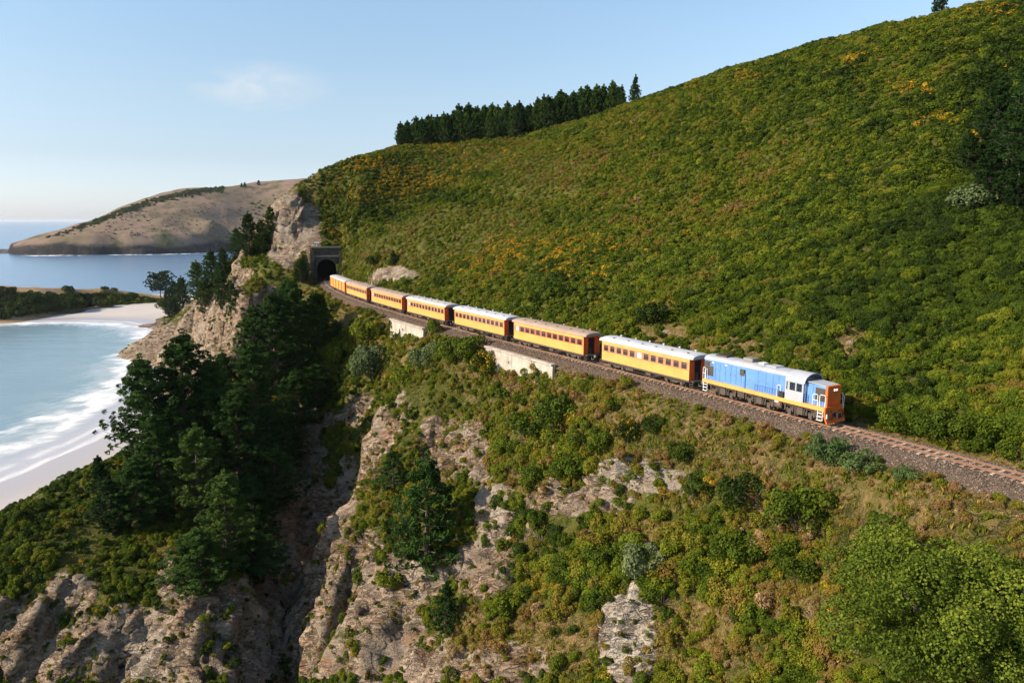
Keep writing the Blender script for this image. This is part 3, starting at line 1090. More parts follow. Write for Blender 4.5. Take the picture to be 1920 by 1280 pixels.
m, t, out = new_mat("ballast_gravel")
Pp = geo_pos(t)
vo = N(t, 'ShaderNodeTexVoronoi')
vo.inputs['Scale'].default_value = 9.0
lk(t, Pp, vo.inputs['Vector'])
bc = ramp(t, noise(t, Pp, 0.9, 5, 0.7), [(0.3, (0.075, 0.055, 0.042)), (0.55, (0.135, 0.098, 0.073)), (0.75, (0.20, 0.14, 0.10))])
sp2 = N(t, 'ShaderNodeSeparateColor')
lk(t, vo.outputs['Color'], sp2.inputs[0])
bc = mixc(t, 0.65, bc, mixc(t, sp2.outputs[0], (0.035, 0.025, 0.018), (0.19, 0.13, 0.09)))
principled(t, out, bc, 0.9, 0, bump(t, vo.outputs['Distance'], 1.0, 0.08), 0.2)
M_BALLAST = m
prof = [(-3.5, -0.98), (-3.1, -0.78), (-2.7, -0.62), (-1.8, -0.26), (-1.2, -0.22), (1.2, -0.22), (1.9, -0.28), (2.6, -0.58), (3.3, -0.68), (3.8, -0.85)]
prof_b = list(prof)
V, q_ = strip([(n_, RAIL_Z + z_) for n_, z_ in prof], S_A, S_B, 0.45)
V[:, 2] += (fbm(V * 2.5, 2) - 0.5) * 0.10
tag(link("ballast_bed", mesh_np("ballast_bed", V, q_, smooth_shade=True), None, M_BALLAST), kind='structure')

trk = empty("railway_track", (*[float(a) for a in track(0.0)[:2]], RAIL_Z - 0.17), 0, "single rusty railway track curving round the hillside to the tunnel", "railway track")
bpy.context.view_layer.update()
tinv = Matrix.Translation(-Vector(trk.location))
M_RUST = paint("rusty_rail", (0.20, 0.095, 0.05), 0.75, 0.5, (0.10, 0.05, 0.03), streak=False)
M_RAILTOP = paint("worn_rail_head", (0.55, 0.47, 0.40), 0.38, 0.2, (0.3, 0.16, 0.08), metal=0.5, streak=False)
for sg in (-1, 1):
    c_ = sg * GAUGE / 2
    pr = [(c_ - 0.075, -0.15), (c_ - 0.02, -0.11), (c_ - 0.02, -0.04), (c_ - 0.045, -0.03), (c_ - 0.045, 0.0), (c_ + 0.045, 0.0), (c_ + 0.045, -0.03), (c_ + 0.02, -0.04), (c_ + 0.02, -0.11), (c_ + 0.075, -0.15)]
    V, q_ = strip([(a, RAIL_Z + b) for a, b in pr], S_A, S_B, 1.0)
    V = V - np.array(trk.location)
    k9 = len(pr) - 1
    mi = np.array([1 if (i % k9) == 4 else 0 for i in range(len(q_))])
    me = mesh_np("rail", V, q_, mats=mi)
    link("rail", me, trk, [M_RUST, M_RAILTOP])
M_SLEEPER = paint("weathered_sleeper", (0.27, 0.19, 0.14), 0.9, 0.5, (0.10, 0.07, 0.05), streak=False)
M_SLEEPER2 = paint("pale_sleeper", (0.42, 0.34, 0.27), 0.9, 0.4, (0.16, 0.11, 0.08), streak=False)
sm_ = []
for mt in (M_SLEEPER, M_SLEEPER2):
    b = MB().box(-0.11, 0.11, -1.05, 1.05, -0.14, 0.025)
    b.box(-0.10, 0.10, -GAUGE / 2 - 0.16, -GAUGE / 2 + 0.16, 0.025, 0.04).box(-0.10, 0.10, GAUGE / 2 - 0.16, GAUGE / 2 + 0.16, 0.025, 0.04)
    me = b.mesh("sleeper")
    me.materials.append(mt)
    sm_.append(me)
k_ = 0
s_ = -8.0
while s_ < S_PORTAL and k_ < 298:
    x, y, tx, ty = track(s_)
    o = link("sleeper", sm_[1 if random.random() < 0.3 else 0], trk)
    o.location = Vector((float(x), float(y), RAIL_Z - 0.165)) - trk.location
    o.rotation_euler = (random.uniform(-.01, .01), random.uniform(-.01, .01), math.atan2(ty, tx) + random.uniform(-.02, .02))
    k_ += 1
    s_ += 0.68

# ------------------------------------------------------------------ tunnel portal
px_, py_, ptx, pty = [float(a) for a in track(S_PORTAL)]
ang = math.atan2(pty, ptx)                     # local +x runs into the hill, +y to the left (sea side)
M_STONE = None
m, t, out = new_mat("shade_dark_weathered_stone")
Pp = obj_pos(t)
br = N(t, 'ShaderNodeTexBrick')
mpb = N(t, 'ShaderNodeMapping')
mpb.inputs['Rotation'].default_value = (math.pi / 2, 0, math.pi / 2)
lk(t, Pp, mpb.inputs['Vector'])
sc0 = ramp(t, noise(t, Pp, 0.9, 6, 0.65), [(0.3, (0.038, 0.033, 0.027)), (0.55, (0.075, 0.065, 0.053)), (0.75, (0.13, 0.112, 0.09))])  # sooty stone and coping, darkened further to carry the shade on the portal
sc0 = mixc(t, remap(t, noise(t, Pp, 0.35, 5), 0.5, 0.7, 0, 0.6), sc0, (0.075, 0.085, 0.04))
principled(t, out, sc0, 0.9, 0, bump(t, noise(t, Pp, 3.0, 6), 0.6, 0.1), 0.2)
M_STONE = m
portal = empty("tunnel_portal", (px_, py_, RAIL_Z - 0.7), ang, "dark stone tunnel portal with a round arch at the foot of the hill", "tunnel portal")
HALF, TOPZ, ARW, ARS = 4.0, 10.6, 2.75, 3.9
# facing wall with an arched hole, built as pieces around the opening
fw_ = MB()
arc = [(ARW * math.cos(a), ARS + ARW * math.sin(a)) for a in np.linspace(0, math.pi, 17)]
fw_.box(0, 1.2, ARW, HALF, -0.4, ARS)
fw_.box(0, 1.2, -HALF, -ARW, -0.4, ARS)
for (a0, b0), (a1, b1) in zip(arc[:-1], arc[1:]):
    fw_.prism([(a0, b0), (a1, b1), (a1 * HALF / ARW if abs(a1) > 0.01 else 0, 9.0), (a0 * HALF / ARW if abs(a0) > 0.01 else 0, 9.0)], 0, 1.2)
fw_.box(0, 1.2, -HALF, -ARW * 1.0, ARS, ARS + 0.01)
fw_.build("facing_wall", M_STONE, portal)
# individual arch stones
for k in range(17):
    a0, a1 = math.pi * k / 17 + 0.012, math.pi * (k + 1) / 17 - 0.012
    pr = [(ARW * math.cos(a0), ARS + ARW * math.sin(a0)), ((ARW + .5) * math.cos(a0), ARS + (ARW + .5) * math.sin(a0)), ((ARW + .5) * math.cos(a1), ARS + (ARW + .5) * math.sin(a1)), (ARW * math.cos(a1), ARS + ARW * math.sin(a1))]
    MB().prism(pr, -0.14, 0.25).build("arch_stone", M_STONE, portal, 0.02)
M_COPE = paint("pale_coping_stone", (0.15, 0.132, 0.11), 0.9, 0.5, (0.07, 0.06, 0.045), streak=False)
MB().box(-0.22, 1.3, -HALF - 0.2, HALF + 0.2, 7.35, 7.75).build("string_course", M_COPE, portal, 0.03)
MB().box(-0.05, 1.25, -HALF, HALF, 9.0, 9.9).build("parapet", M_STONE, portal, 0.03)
MB().box(-0.28, 1.4, -HALF - 0.3, HALF + 0.3, 9.9, 10.35).build("coping", M_COPE, portal, 0.04)
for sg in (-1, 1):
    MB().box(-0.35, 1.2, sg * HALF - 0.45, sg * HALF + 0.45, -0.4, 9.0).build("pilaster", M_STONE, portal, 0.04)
tb = MB()
ring = [(ARW, -0.4)] + arc + [(-ARW, -0.4)]
for (a0, b0), (a1, b1) in zip(ring[:-1], ring[1:]):
    tb.add([(1.2, a0, b0), (1.2, a1, b1), (24, a1, b1), (24, a0, b0)], [(0, 1, 2, 3)])
tb.add([(24, ARW, -0.4), (24, -ARW, -0.4), (24, -ARW, 8), (24, ARW, 8)], [(0, 1, 2, 3)])
M_SOOT = paint("sooty_lining", (0.03, 0.027, 0.025), 0.95, 0.2, (0.05, 0.045, 0.04), streak=False)
tb.build("tunnel_lining", M_SOOT, portal)
# low wing wall on the sea side
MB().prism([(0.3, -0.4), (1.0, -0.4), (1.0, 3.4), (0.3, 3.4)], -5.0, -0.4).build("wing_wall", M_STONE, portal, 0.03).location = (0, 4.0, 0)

gx0 = px_ + 0.6 * ptx - 2.6 * pty
gy0 = py_ + 0.6 * pty + 2.6 * ptx
bx_ = empty("marker_board", (gx0, gy0, RAIL_Z + 9.62), ang, "small white board standing on top of the tunnel portal", "marker board")
M_WHITE = paint("white_paint", (0.78, 0.78, 0.76), 0.5, 0.2)
MB().box(-0.06, 0.06, -0.06, 0.06, 0, 1.4).build("post", M_WHITE, bx_)
MB().box(-0.10, -0.06, -0.7, 0.7, 0.95, 1.4).build("board", M_WHITE, bx_)

# ------------------------------------------------------------------ retaining walls
m, t, out = new_mat("whitewashed_concrete")
Pp = geo_pos(t)
n1 = noise(t, Pp, 0.8, 7, 0.65)
mpz = N(t, 'ShaderNodeMapping')
mpz.inputs['Scale'].default_value = (2.2, 2.2, 0.3)
lk(t, Pp, mpz.inputs['Vector'])
cw = mixc(t, remap(t, n1, 0.42, 0.66, 0, 0.65), (0.46, 0.40, 0.34), (0.22, 0.18, 0.14))
cw = mixc(t, remap(t, noise(t, mpz.outputs[0], 1.0, 5, 0.6), 0.55, 0.75, 0, 0.7), cw, (0.22, 0.20, 0.16))
principled(t, out, cw, 0.85, 0, bump(t, noise(t, Pp, 4.0, 6), 0.5, 0.05), 0.2)
M_CONC = m
for i, (s0, s1, off, lab) in enumerate(((89.0, 103.5, -3.95, "whitewashed concrete retaining wall below the track nearest the tunnel"), (52.0, 68.5, -3.95, "longer stained white retaining wall below the track under the coaches"))):
    cx_, cy_, _, _ = [float(a) for a in track((s0 + s1) / 2, off)]
    wall = empty("retaining_wall", (cx_, cy_, RAIL_Z - 5.0), 0, lab, "retaining wall", "retaining walls under the railway")
    kk = int(round((s1 - s0) / 2.3))
    for j in range(kk):
        a, b = s0 + (s1 - s0) * j / kk, s0 + (s1 - s0) * (j + 1) / kk - 0.03
        jit = random.uniform(-0.03, 0.03)
        pts = []
        for (ss_, nn_, zz_) in ((a, off + jit, -5.2), (b, off + jit, -5.2), (b, off + 0.55, -5.2), (a, off + 0.55, -5.2), (a, off + jit + 0.12, -0.62), (b, off + jit + 0.12, -0.62), (b, off + 0.55, -0.62), (a, off + 0.55, -0.62)):
            x, y, _, _ = track(ss_, nn_)
            pts.append((float(x) - cx_, float(y) - cy_, zz_ + 5.0))
        MB().add(pts, [(0, 3, 2, 1), (4, 5, 6, 7), (0, 1, 5, 4), (1, 2, 6, 5), (2, 3, 7, 6), (3, 0, 4, 7)]).build("wall_panel", M_CONC, wall, 0.02)
    pts = []
    cp = MB()
    for (ss_, nn_, zz_) in [(s0, off - 0.12, 0), (s1, off - 0.12, 0), (s1, off + 0.65, 0), (s0, off + 0.65, 0)]:
        pass
    ns = 8
    V_, F_ = [], []
    for j in range(ns + 1):
        ss_ = s0 + (s1 - s0) * j / ns
        for nn_, zz_ in ((off - 0.10, -0.615), (off - 0.10, -0.42), (off + 0.6, -0.42), (off + 0.6, -0.615)):
            x, y, _, _ = track(ss_, nn_)
            V_.append((float(x) - cx_, float(y) - cy_, zz_ + 5.0))
    for j in range(ns):
        for k in range(4):
            F_.append((j * 4 + k, j * 4 + (k + 1) % 4, j * 4 + 4 + (k + 1) % 4, j * 4 + 4 + k))
    F_ += [(3, 2, 1, 0), (ns * 4, ns * 4 + 1, ns * 4 + 2, ns * 4 + 3)]
    cp.add(V_, F_).build("coping", M_CONC, wall)

# ------------------------------------------------------------------ train
M_ORANGE = paint("sunny_orange_yellow_paint", (0.76, 0.335, 0.085), 0.4, 0.22, (0.30, 0.14, 0.04))
M_ORANGE2 = paint("deep_orange_paint", (0.66, 0.135, 0.022), 0.45, 0.3, (0.25, 0.10, 0.04))
M_RED = paint("red_end_paint", (0.88, 0.11, 0.022), 0.4, 0.3, (0.16, 0.03, 0.02))
M_FRAME = paint("brown_window_frame", (0.36, 0.115, 0.06), 0.5, 0.2)
M_FRAMEL = paint("tan_window_frame", (0.42, 0.20, 0.10), 0.5, 0.2)
M_ROOFW = paint("white_roof", (0.46, 0.46, 0.49), 0.55, 0.4, (0.34, 0.30, 0.27), streak=False)
M_ROOFG = paint("pale_grey_roof", (0.42, 0.40, 0.39), 0.6, 0.35, (0.28, 0.22, 0.18), streak=False)
M_ROOFB = paint("brown_roof", (0.33, 0.235, 0.18), 0.7, 0.35, (0.20, 0.14, 0.11), streak=False)
M_UNDER = paint("grimy_underframe", (0.060, 0.047, 0.038), 0.85, 0.6, (0.16, 0.11, 0.075), streak=False)
M_BOGIE = paint("dusty_bogie", (0.085, 0.064, 0.05), 0.85, 0.6, (0.03, 0.024, 0.02), streak=False)
M_WHEEL = paint("wheel_steel", (0.085, 0.065, 0.055), 0.6, 0.5, (0.15, 0.09, 0.06), metal=0.4, streak=False)
M_DARK = paint("dark_opening", (0.02, 0.017, 0.015), 0.8, 0.3, (0.05, 0.04, 0.03))
M_BLUE2 = paint("mid_blue_paint", (0.12, 0.265, 0.58), 0.42, 0.18, (0.10, 0.13, 0.20))
M_BLUED = paint("door_blue_paint", (0.11, 0.245, 0.55), 0.42, 0.25, (0.10, 0.13, 0.20))
M_GREYL = paint("pale_grey_paint", (0.38, 0.39, 0.425), 0.5, 0.35, (0.30, 0.27, 0.25))
M_GRILLE = paint("brown_grey_grille", (0.065, 0.052, 0.042), 0.7, 0.4, (0.05, 0.04, 0.03))
M_STEEL = paint("dull_steel", (0.22, 0.20, 0.18), 0.6, 0.4, (0.12, 0.09, 0.07), streak=False)


def glass(name, c, rough=0.08, spec=0.6):
    m, t, out = new_mat(name)
    P = obj_pos(t)
    principled(t, out, mixc(t, remap(t, noise(t, P, 1.3, 4), 0.35, 0.65), c, tuple(0.6 * a for a in c)), rough, 0, None, spec)
    return m


M_PANE = glass("dark_window_glass", (0.055, 0.038, 0.032))
M_PANEB = glass("painted_sky_pane", (0.62, 0.66, 0.68), 0.2)  # pale pane colour stands in for sky reflected in the glass
m, t, out = new_mat("lit_headlight")
principled(t, out, (0.9, 0.88, 0.8), 0.2, 0, None, 0.5, (1.0, 0.95, 0.85), 2.2)
M_LAMP = m
m, t, out = new_mat("clear_cab_glass")
gl = N(t, 'ShaderNodeBsdfGlossy')
gl.inputs['Roughness'].default_value = 0.03
gl.inputs['Color'].default_value = (0.6, 0.6, 0.6, 1)
tp = N(t, 'ShaderNodeBsdfTransparent')
tp.inputs['Color'].default_value = (0.93, 0.96, 0.95, 1)
fr = N(t, 'ShaderNodeFresnel')
mx = N(t, 'ShaderNodeMixShader')
lk(t, fr.outputs[0], mx.inputs[0])
lk(t, tp.outputs[0], mx.inputs[1])
lk(t, gl.outputs[0], mx.inputs[2])
lk(t, mx.outputs[0], out.inputs['Surface'])
M_CLEAR = m


def bogie(parent, x, L=2.2, r=0.38, name="bogie", near=-1, wheels=2):
    """a truck: side frames with axle boxes and springs (the part) and its wheel sets (sub-parts)"""
    b = MB()
    for sg in (-1, 1):
        y0 = sg * 0.86
        b.prism([(-L / 2 - .42, .50), (-L / 2 - .42, .66), (-L / 4, .72), (-.3, .56), (.3, .56), (L / 4, .72), (L / 2 + .42, .66), (L / 2 + .42, .50), (L / 4, .50), (.3, .34), (-.3, .34), (-L / 4, .50)],
                y0 - .07, y0 + .07, 'y')
        for ax in (-L / 2, L / 2):
            b.box(ax - .17, ax + .17, y0 - .12 + sg * .06, y0 + .12 + sg * .06, .24, .56)
            b.box(ax - .10, ax + .10, y0 + sg * .12 - .05, y0 + sg * .12 + .05, .30, .48)
        for q_ in (-.2, .2):
            b.tube([(q_, y0, .34), (q_, y0, .74)], .085, 7)
        for q_ in (-L / 2 - .3, L / 2 + .3, -.52, .52):
            b.box(q_ - .05, q_ + .05, y0 - .10, y0 + .10, .40, .80)
    b.box(-.3, .3, -.9, .9, .62, .82)
    fr_ = b.build(name, M_BOGIE, parent)
    fr_.location = (x, 0, 0)
    for k in range(wheels):
        ax = -L / 2 + L * k / (wheels - 1)
        for sg in (-1, 1):
            wb = MB()
            prw = [(0.0, r - .02), (.09, r), (.10, r + .03), (.13, r + .03), (.13, .0), (0.0, 0.0)]
            n = 18
            for k2 in range(n):
                a0, a1 = 2 * math.pi * k2 / n, 2 * math.pi * (k2 + 1) / n
                y_a, y_b = sg * (GAUGE / 2 + .06), sg * (GAUGE / 2 - .06)
                wb.add([(0, y_a, 0), (r * math.cos(a0), y_a, r * math.sin(a0)), (r * math.cos(a1), y_a, r * math.sin(a1)), (r * math.cos(a0), y_b, r * math.sin(a0)), (r * math.cos(a1), y_b, r * math.sin(a1)), (0, y_b, 0)],
                       [(0, 1, 2), (1, 3, 4, 2), (5, 4, 3)])
            wb.tube([(0, sg * (GAUGE / 2 + .06), 0), (0, sg * (GAUGE / 2 + .22), 0)], .12, 8)
            if sg == 1:
                wb.tube([(0, -GAUGE / 2, 0), (0, GAUGE / 2, 0)], .06, 6)
            wl = wb.build("wheel", M_WHEEL, fr_)
            wl.location = (ax, 0, r)
    return fr_


def place_on_track(s_front, s_rear, name, label, cat, group=None):
    """empty at rail level between two points of the track, +x forward"""
    xf, yf, _, _ = track(s_front)
    xr, yr, _, _ = track(s_rear)
    L = math.hypot(xf - xr, yf - yr)
    return empty(name, (float(xf + xr) / 2, float(yf + yr) / 2, RAIL_Z), math.atan2(yf - yr, xf - xr), label, cat, group), L


def roof_profile(hw, z_eave, rise, over=0.09, n=9, thick=0.07):
    pr = []
    for k in range(n + 1):
        a = math.pi * k / n
        y = (hw + over) * math.cos(a)
        pr.append((y, z_eave + rise * (math.sin(a) ** 0.75)))
    pr.append((-(hw + over), z_eave - thick))
    pr.append((hw + over, z_eave - thick))
    return pr


def coach(s0, s1, label, roof_mat, nwin, light_idx, frame_mat, vents, seed, dark_end=0.0):
    rnd = random.Random(seed)
    t_, L = place_on_track(s0, s1, "passenger_coach", label, "railway coach", "orange passenger coaches of the train")
    h = L / 2
    hw = 1.24
    zb, zs, zt, ze = 0.95, 2.02, 2.78, 3.24
    # side walls of the body, built round the window band; ends recessed red with dark gangway
    for sg, nm in ((-1, "side_wall"), (1, "side_wall")):
        sw = MB()
        y0, y1 = (sg * hw, sg * (hw - .08))
        if y0 > y1:
            y0, y1 = y1, y0
        sw.box(-h, h, y0, y1, zb, zs)
        sw.box(-h, h, y0, y1, zt, ze - .005)
        sw.box(-h, -h + .16, y0, y1, zs, zt)
        sw.box(h - .16, h, y0, y1, zs, zt)
        o = sw.build(nm, M_ORANGE, t_)
        yb = sg * (hw + .012)
        bl = MB()
        bl.box(-h, h, min(sg * hw, sg * (hw + .02)), max(sg * hw, sg * (hw + .02)), zs - .07, zs - .02)
        bl.box(-h, h, min(sg * hw, sg * (hw + .015)), max(sg * hw, sg * (hw + .015)), zt + .03, zt + .07)
        bl.build("beading", M_FRAMEL if frame_mat is M_FRAMEL else M_ORANGE, o)
    # inner dark core so that nothing shows through
    MB().box(-h + .1, h - .1, -hw + .14, hw - .14, zb + .05, ze).build("interior", M_DARK, t_)
    # windows on the seaward side
    span0, span1 = -h + .16, h - .16
    pitch = (span1 - span0) / nwin
    for k in range(nwin):
        a = span0 + pitch * k
        b_ = a + pitch
        jx = 0.17 * pitch
        f_ = MB()
        y0, y1 = -hw - .004, -hw + .07
        f_.box(a, a + jx, y0, y1, zs, zt)
        f_.box(b_ - jx, b_, y0, y1, zs, zt)
        f_.box(a + jx, b_ - jx, y0, y1, zs, zs + .05)
        f_.box(a + jx, b_ - jx, y0, y1, zt - .06, zt)
        f_.box(a + jx, b_ - jx, y0 + .03, y1 - .01, zt - .24, zt - .21)
        wn = f_.build("window", frame_mat, t_)
        pm = M_PANEB if k in light_idx else M_PANE
        MB().box(a + jx, b_ - jx, -hw + .035, -hw + .055, zs + .05, zt - .06).build("pane", pm, wn)
    # far side windows in the same rhythm, one band
    f_ = MB()
    g_ = MB()
    for k in range(nwin):
        a = span0 + pitch * k
        b_ = a + pitch
        jx = 0.17 * pitch
        f_.box(a, a + jx, hw - .07, hw + .004, zs, zt).box(b_ - jx, b_, hw - .07, hw + .004, zs, zt)
        g_.box(a + jx, b_ - jx, hw - .055, hw - .035, zs, zt)
    fb_ = f_.build("window_band", frame_mat, t_)
    g_.build("pane", M_PANE, fb_)
    # ends
    for sg in (-1, 1):
        e = MB()
        x0, x1 = sorted((sg * h, sg * (h - .10)))
        e.box(x0, x1, -hw + .082, -.50, zb, ze - .01).box(x0, x1, .50, hw - .082, zb, ze - .01).box(x0, x1, -.50, .50, 2.95, ze - .01)
        ee = e.build("end_wall", M_RED, t_)
        xd0, xd1 = sorted((sg * (h - .09), sg * (h - .15)))
        MB().box(xd0, xd1, -.49, .49, zb + .05, 2.94).build("gangway_door", M_DARK, ee)
        pl = MB()
        x0, x1 = sorted((sg * h, sg * (h + .55)))
        pl.box(x0, x1, -1.05, 1.05, .80, .92)
        for sy in (-1, 1):
            for zz in (.30, .58):
                pl.box(x0 + .08, x1 - .08, sy * 1.05 - .16, sy * 1.05 + .16, zz, zz + .05)
            pl.box(x0 + .05, x0 + .10, sy * 1.14 - .03, sy * 1.14 + .03, .28, .85)
            pl.box(x1 - .10, x1 - .05, sy * 1.14 - .03, sy * 1.14 + .03, .28, .85)
        pl.build("end_platform", M_UNDER, t_)
        rl = MB()
        for sy in (-1, 1):
            rl.tube([(sg * (h + .50), sy * .95, .92), (sg * (h + .50), sy * .95, 1.85), (sg * (h + .50), sy * .5, 1.85), (sg * (h + .50), sy * .5, .92)], .022, 5)
            rl.tube([(sg * (h + .50), sy * .72, .92), (sg * (h + .50), sy * .72, 1.85)], .016, 5)
        rl.build("platform_rail", M_DARK, t_)
        cpb = MB().box(*sorted((sg * (h + .5), sg * (h + .95))), -.13, .13, .62, .88)
        cpb.tube([(sg * (h + .55), -.45, .8), (sg * (h + .75), -.5, .42), (sg * (h + .98), -.35, .5)], .035, 6)
        cpb.build("coupler", M_STEEL, t_)
    # roof, rounded down at the ends
    rp = MB()
    pr = roof_profile(hw, ze, .46)
    xs = [-h - .52, -h - .30, -h + .10, h - .10, h + .30, h + .52]
    fall = [.70, .88, 1.0, 1.0, .88, .70]
    V_, F_ = [], []
    npf = len(pr)
    for x, k in zip(xs, fall):
        for (y, z) in pr:
            V_.append((x, y * (1 if k > .8 else .95), ze + (z - ze) * k if z > ze else z))
    for i in range(len(xs) - 1):
        for k in range(npf):
            F_.append((i * npf + k, i * npf + (k + 1) % npf, (i + 1) * npf + (k + 1) % npf, (i + 1) * npf + k))
    F_ += [tuple(range(npf))[::-1], tuple(range((len(xs) - 1) * npf, len(xs) * npf))]
    roof = rp.add(V_, F_).build("roof", roof_mat, t_)
    for k in range(vents):
        x = -h + L * (k + .7) / vents + rnd.uniform(-.15, .15)
        if x > h - .4:
            continue
        v_ = MB()
        v_.tube([(x, .35, ze + .36), (x, .35, ze + .58)], .07, 8)
        v_.tube([(x, .35, ze + .58), (x, .35, ze + .66)], .15, 8, .10)
        v_.build("roof_vent", roof_mat, roof)
        MB().box(x - .13, x + .13, -.80, -.62, ze + .30, ze + .46).build("roof_cowl", M_UNDER, roof, 0.02)
    # underframe
    u = MB()
    u.box(-h, h, -1.12, 1.12, .80, .945)
    for sy in (-1, 1):
        u.box(-h, h, sy * 1.16 - .05, sy * 1.16 + .05, .74, .94)
        u.tube([(-h * .45, sy * 1.0, .8), (-h * .22, sy * 1.0, .38), (h * .22, sy * 1.0, .38), (h * .45, sy * 1.0, .8)], .03, 5)
        u.tube([(-h * .22, sy * 1.0, .38), (-h * .22, sy * 1.0, .8)], .04, 5)
        u.tube([(h * .22, sy * 1.0, .38), (h * .22, sy * 1.0, .8)], .04, 5)
    u.build("underframe", M_UNDER, t_)
    bb = MB()
    bb.box(-h * .42, -h * .24, -1.08, -.45, .36, .80)
    bb.box(h * .05, h * .16, -1.05, -.5, .42, .80)
    bb.tube([(h * .22, -.7, .58), (h * .36, -.7, .58)], .20, 10)
    bb.build("battery_box", M_BOGIE, t_, 0.02)
    bogie(t_, -h + 2.35)
    bogie(t_, h - 2.35)
    return t_


coach(31.4, 45.6, "orange coach with white roof coupled behind the blue locomotive", M_ROOFW, 12, {5}, M_FRAMEL, 6, 1)
coach(49.2, 65.0, "orange coach with brown roof and deep red window frames", M_ROOFB, 12, {0}, M_FRAME, 6, 2)
coach(67.6, 82.7, "pale roofed orange coach just behind the brown roofed coach", M_ROOFW, 12, set(), M_FRAMEL, 6, 3)
coach(86.3, 101.6, "orange coach with dull pale grey roof and a sky reflection painted in its rearmost window", M_ROOFG, 12, {0}, M_FRAMEL, 6, 4)
coach(104.2, 121.2, "orange coach with brownish roof, fifth coach back from the locomotive", M_ROOFB, 12, {0}, M_FRAME, 6, 5)
coach(124.6, 141.0, "orange coach coupled in front of the ribbed van near the tunnel", M_ROOFB, 13, set(), M_FRAMEL, 5, 6)

# ribbed van at the tail
van, L = place_on_track(142.6, 162.0, "parcels_van", "windowless orange ribbed van at the tail of the train by the tunnel", "railway van")
h = L / 2
MB().box(-h, h, -1.2, 1.2, .95, 3.2).build("body", M_ORANGE2, van, 0.02)
for k in range(11):
    x = -h + .1 + (L - .2) * k / 10
    MB().box(x - .09, x + .09, -1.275, -1.2, .95, 3.18).build("rib", M_ORANGE if k % 2 else M_ORANGE2, van)
for k in range(5):
    x = -h + .1 + (L - .2) * (k + .5) / 5
    MB().box(x - 1.35, x + 1.35, -1.245, -1.2, 1.05, 3.0).build("door", M_ORANGE, van)
for sg in (-1, 1):
    MB().box(*sorted((sg * h, sg * (h + .03))), -1.12, 1.12, 1.0, 3.15).build("end_panel", M_RED, van)
rf = MB().prism(roof_profile(1.2, 3.2, .42), -h - .1, h + .1).build("roof", M_ROOFG, van)
for k in range(6):
    x = -h + L * (k + .5) / 6
    MB().tube([(x, 0, 3.6), (x, 0, 3.74)], .14, 8).build("roof_vent", M_ROOFG, rf)
u = MB().box(-h, h, -1.12, 1.12, .72, .945)
u.tube([(-h * .45, -1.0, .75), (-h * .2, -1.0, .36), (h * .2, -1.0, .36), (h * .45, -1.0, .75)], .03, 5)
u.box(-1.2, 1.0, -1.0, -.4, .34, .74)
u.build("underframe", M_UNDER, van)
bogie(van, -h + 2.4)
bogie(van, h - 2.4)

# ------------------------------------------------------------------ locomotive (local x: rear -7.1 ... front +7.1; y = -1.2 is the seaward side)
S_F, S_R = 15.3, 29.5
loco, L = place_on_track(S_F, S_R, "diesel_locomotive", "blue diesel locomotive with grey cab and orange nose leading the train", "locomotive")
h = L / 2


def lx_(s):
    return h - (s - S_F)


ZS = 1.55
HW = 1.05
frame = MB().box(-h, h, -1.25, 1.25, 1.2, ZS).build("running_board", M_ORANGE, loco, 0.015)
uf = MB().box(-h + .3, h - .3, -.95, .95, .95, 1.2)
uf.build("underframe", M_UNDER, loco)
# long hood
xr, xc0, xc1 = lx_(29.25), lx_(19.35), lx_(17.45)
ZE, ZR_ = 3.50, 3.92
MB().box(xr, xc0, -HW, HW, ZS, ZE).build("long_hood", M_BLUE2, loco, 0.02)
prh = [(HW + .03, ZE + .004), (HW + .03, ZE + .10), (HW - .16, ZE + .30), (HW - .5, ZR_ - .02), (0, ZR_ + .02), (-HW + .5, ZR_ - .02), (-HW + .16, ZE + .30), (-HW - .03, ZE + .10), (-HW - .03, ZE + .004)]
hroof = MB().prism(prh, xr - .03, xc0).build("hood_roof", M_GREYL, loco, 0.01)
# doors along the hood: separate panels a little proud, gaps between
edges = [lx_(s) for s in (28.6, 27.75, 27.15, 26.45, 25.75, 25.1, 24.45)]
for a, b in zip(edges[:-1], edges[1:]):
    d = MB().box(a + .025, b - .025, -HW - .03, -HW, ZS + .12, ZE - .12).build("hood_door", M_BLUED, loco, 0.008)
    MB().box(b - .14, b - .10, -HW - .055, -HW - .03, 2.45, 2.62).build("handle", M_STEEL, d)
    MB().box(a + .12, b - .2, -HW - .042, -HW - .03, 2.9, 3.25).build("vent_panel", M_BLUE2, d)
edges = [lx_(s) for s in (23.6, 22.5, 21.6, 20.8, 20.15, 19.45)]
for a, b in zip(edges[:-1], edges[1:]):
    d = MB().box(a + .025, b - .025, -HW - .03, -HW, ZS + .12, ZE - .10).build("hood_door", M_BLUED, loco, 0.008)
    MB().box(a + .10, a + .14, -HW - .055, -HW - .03, 2.4, 2.58).build("handle", M_STEEL, d)
# radiator grilles at the rear
for a, b in ((lx_(29.15), lx_(28.9)), (lx_(28.85), lx_(28.68))):
    pass
ga, gb = lx_(29.18), lx_(28.62)
for i in range(2):
    a = xr + .06 + i * .60
    g = MB().box(a, a + .575, -HW - .04, -HW, 1.95, 3.38).build("radiator_grille", M_GRILLE, loco)
    for k in range(9):
        z = 2.06 + k * .135
        MB().box(a + .03, a + .545, -HW - .065, -HW - .04, z, z + .06).build("louvre", M_GRILLE, g)
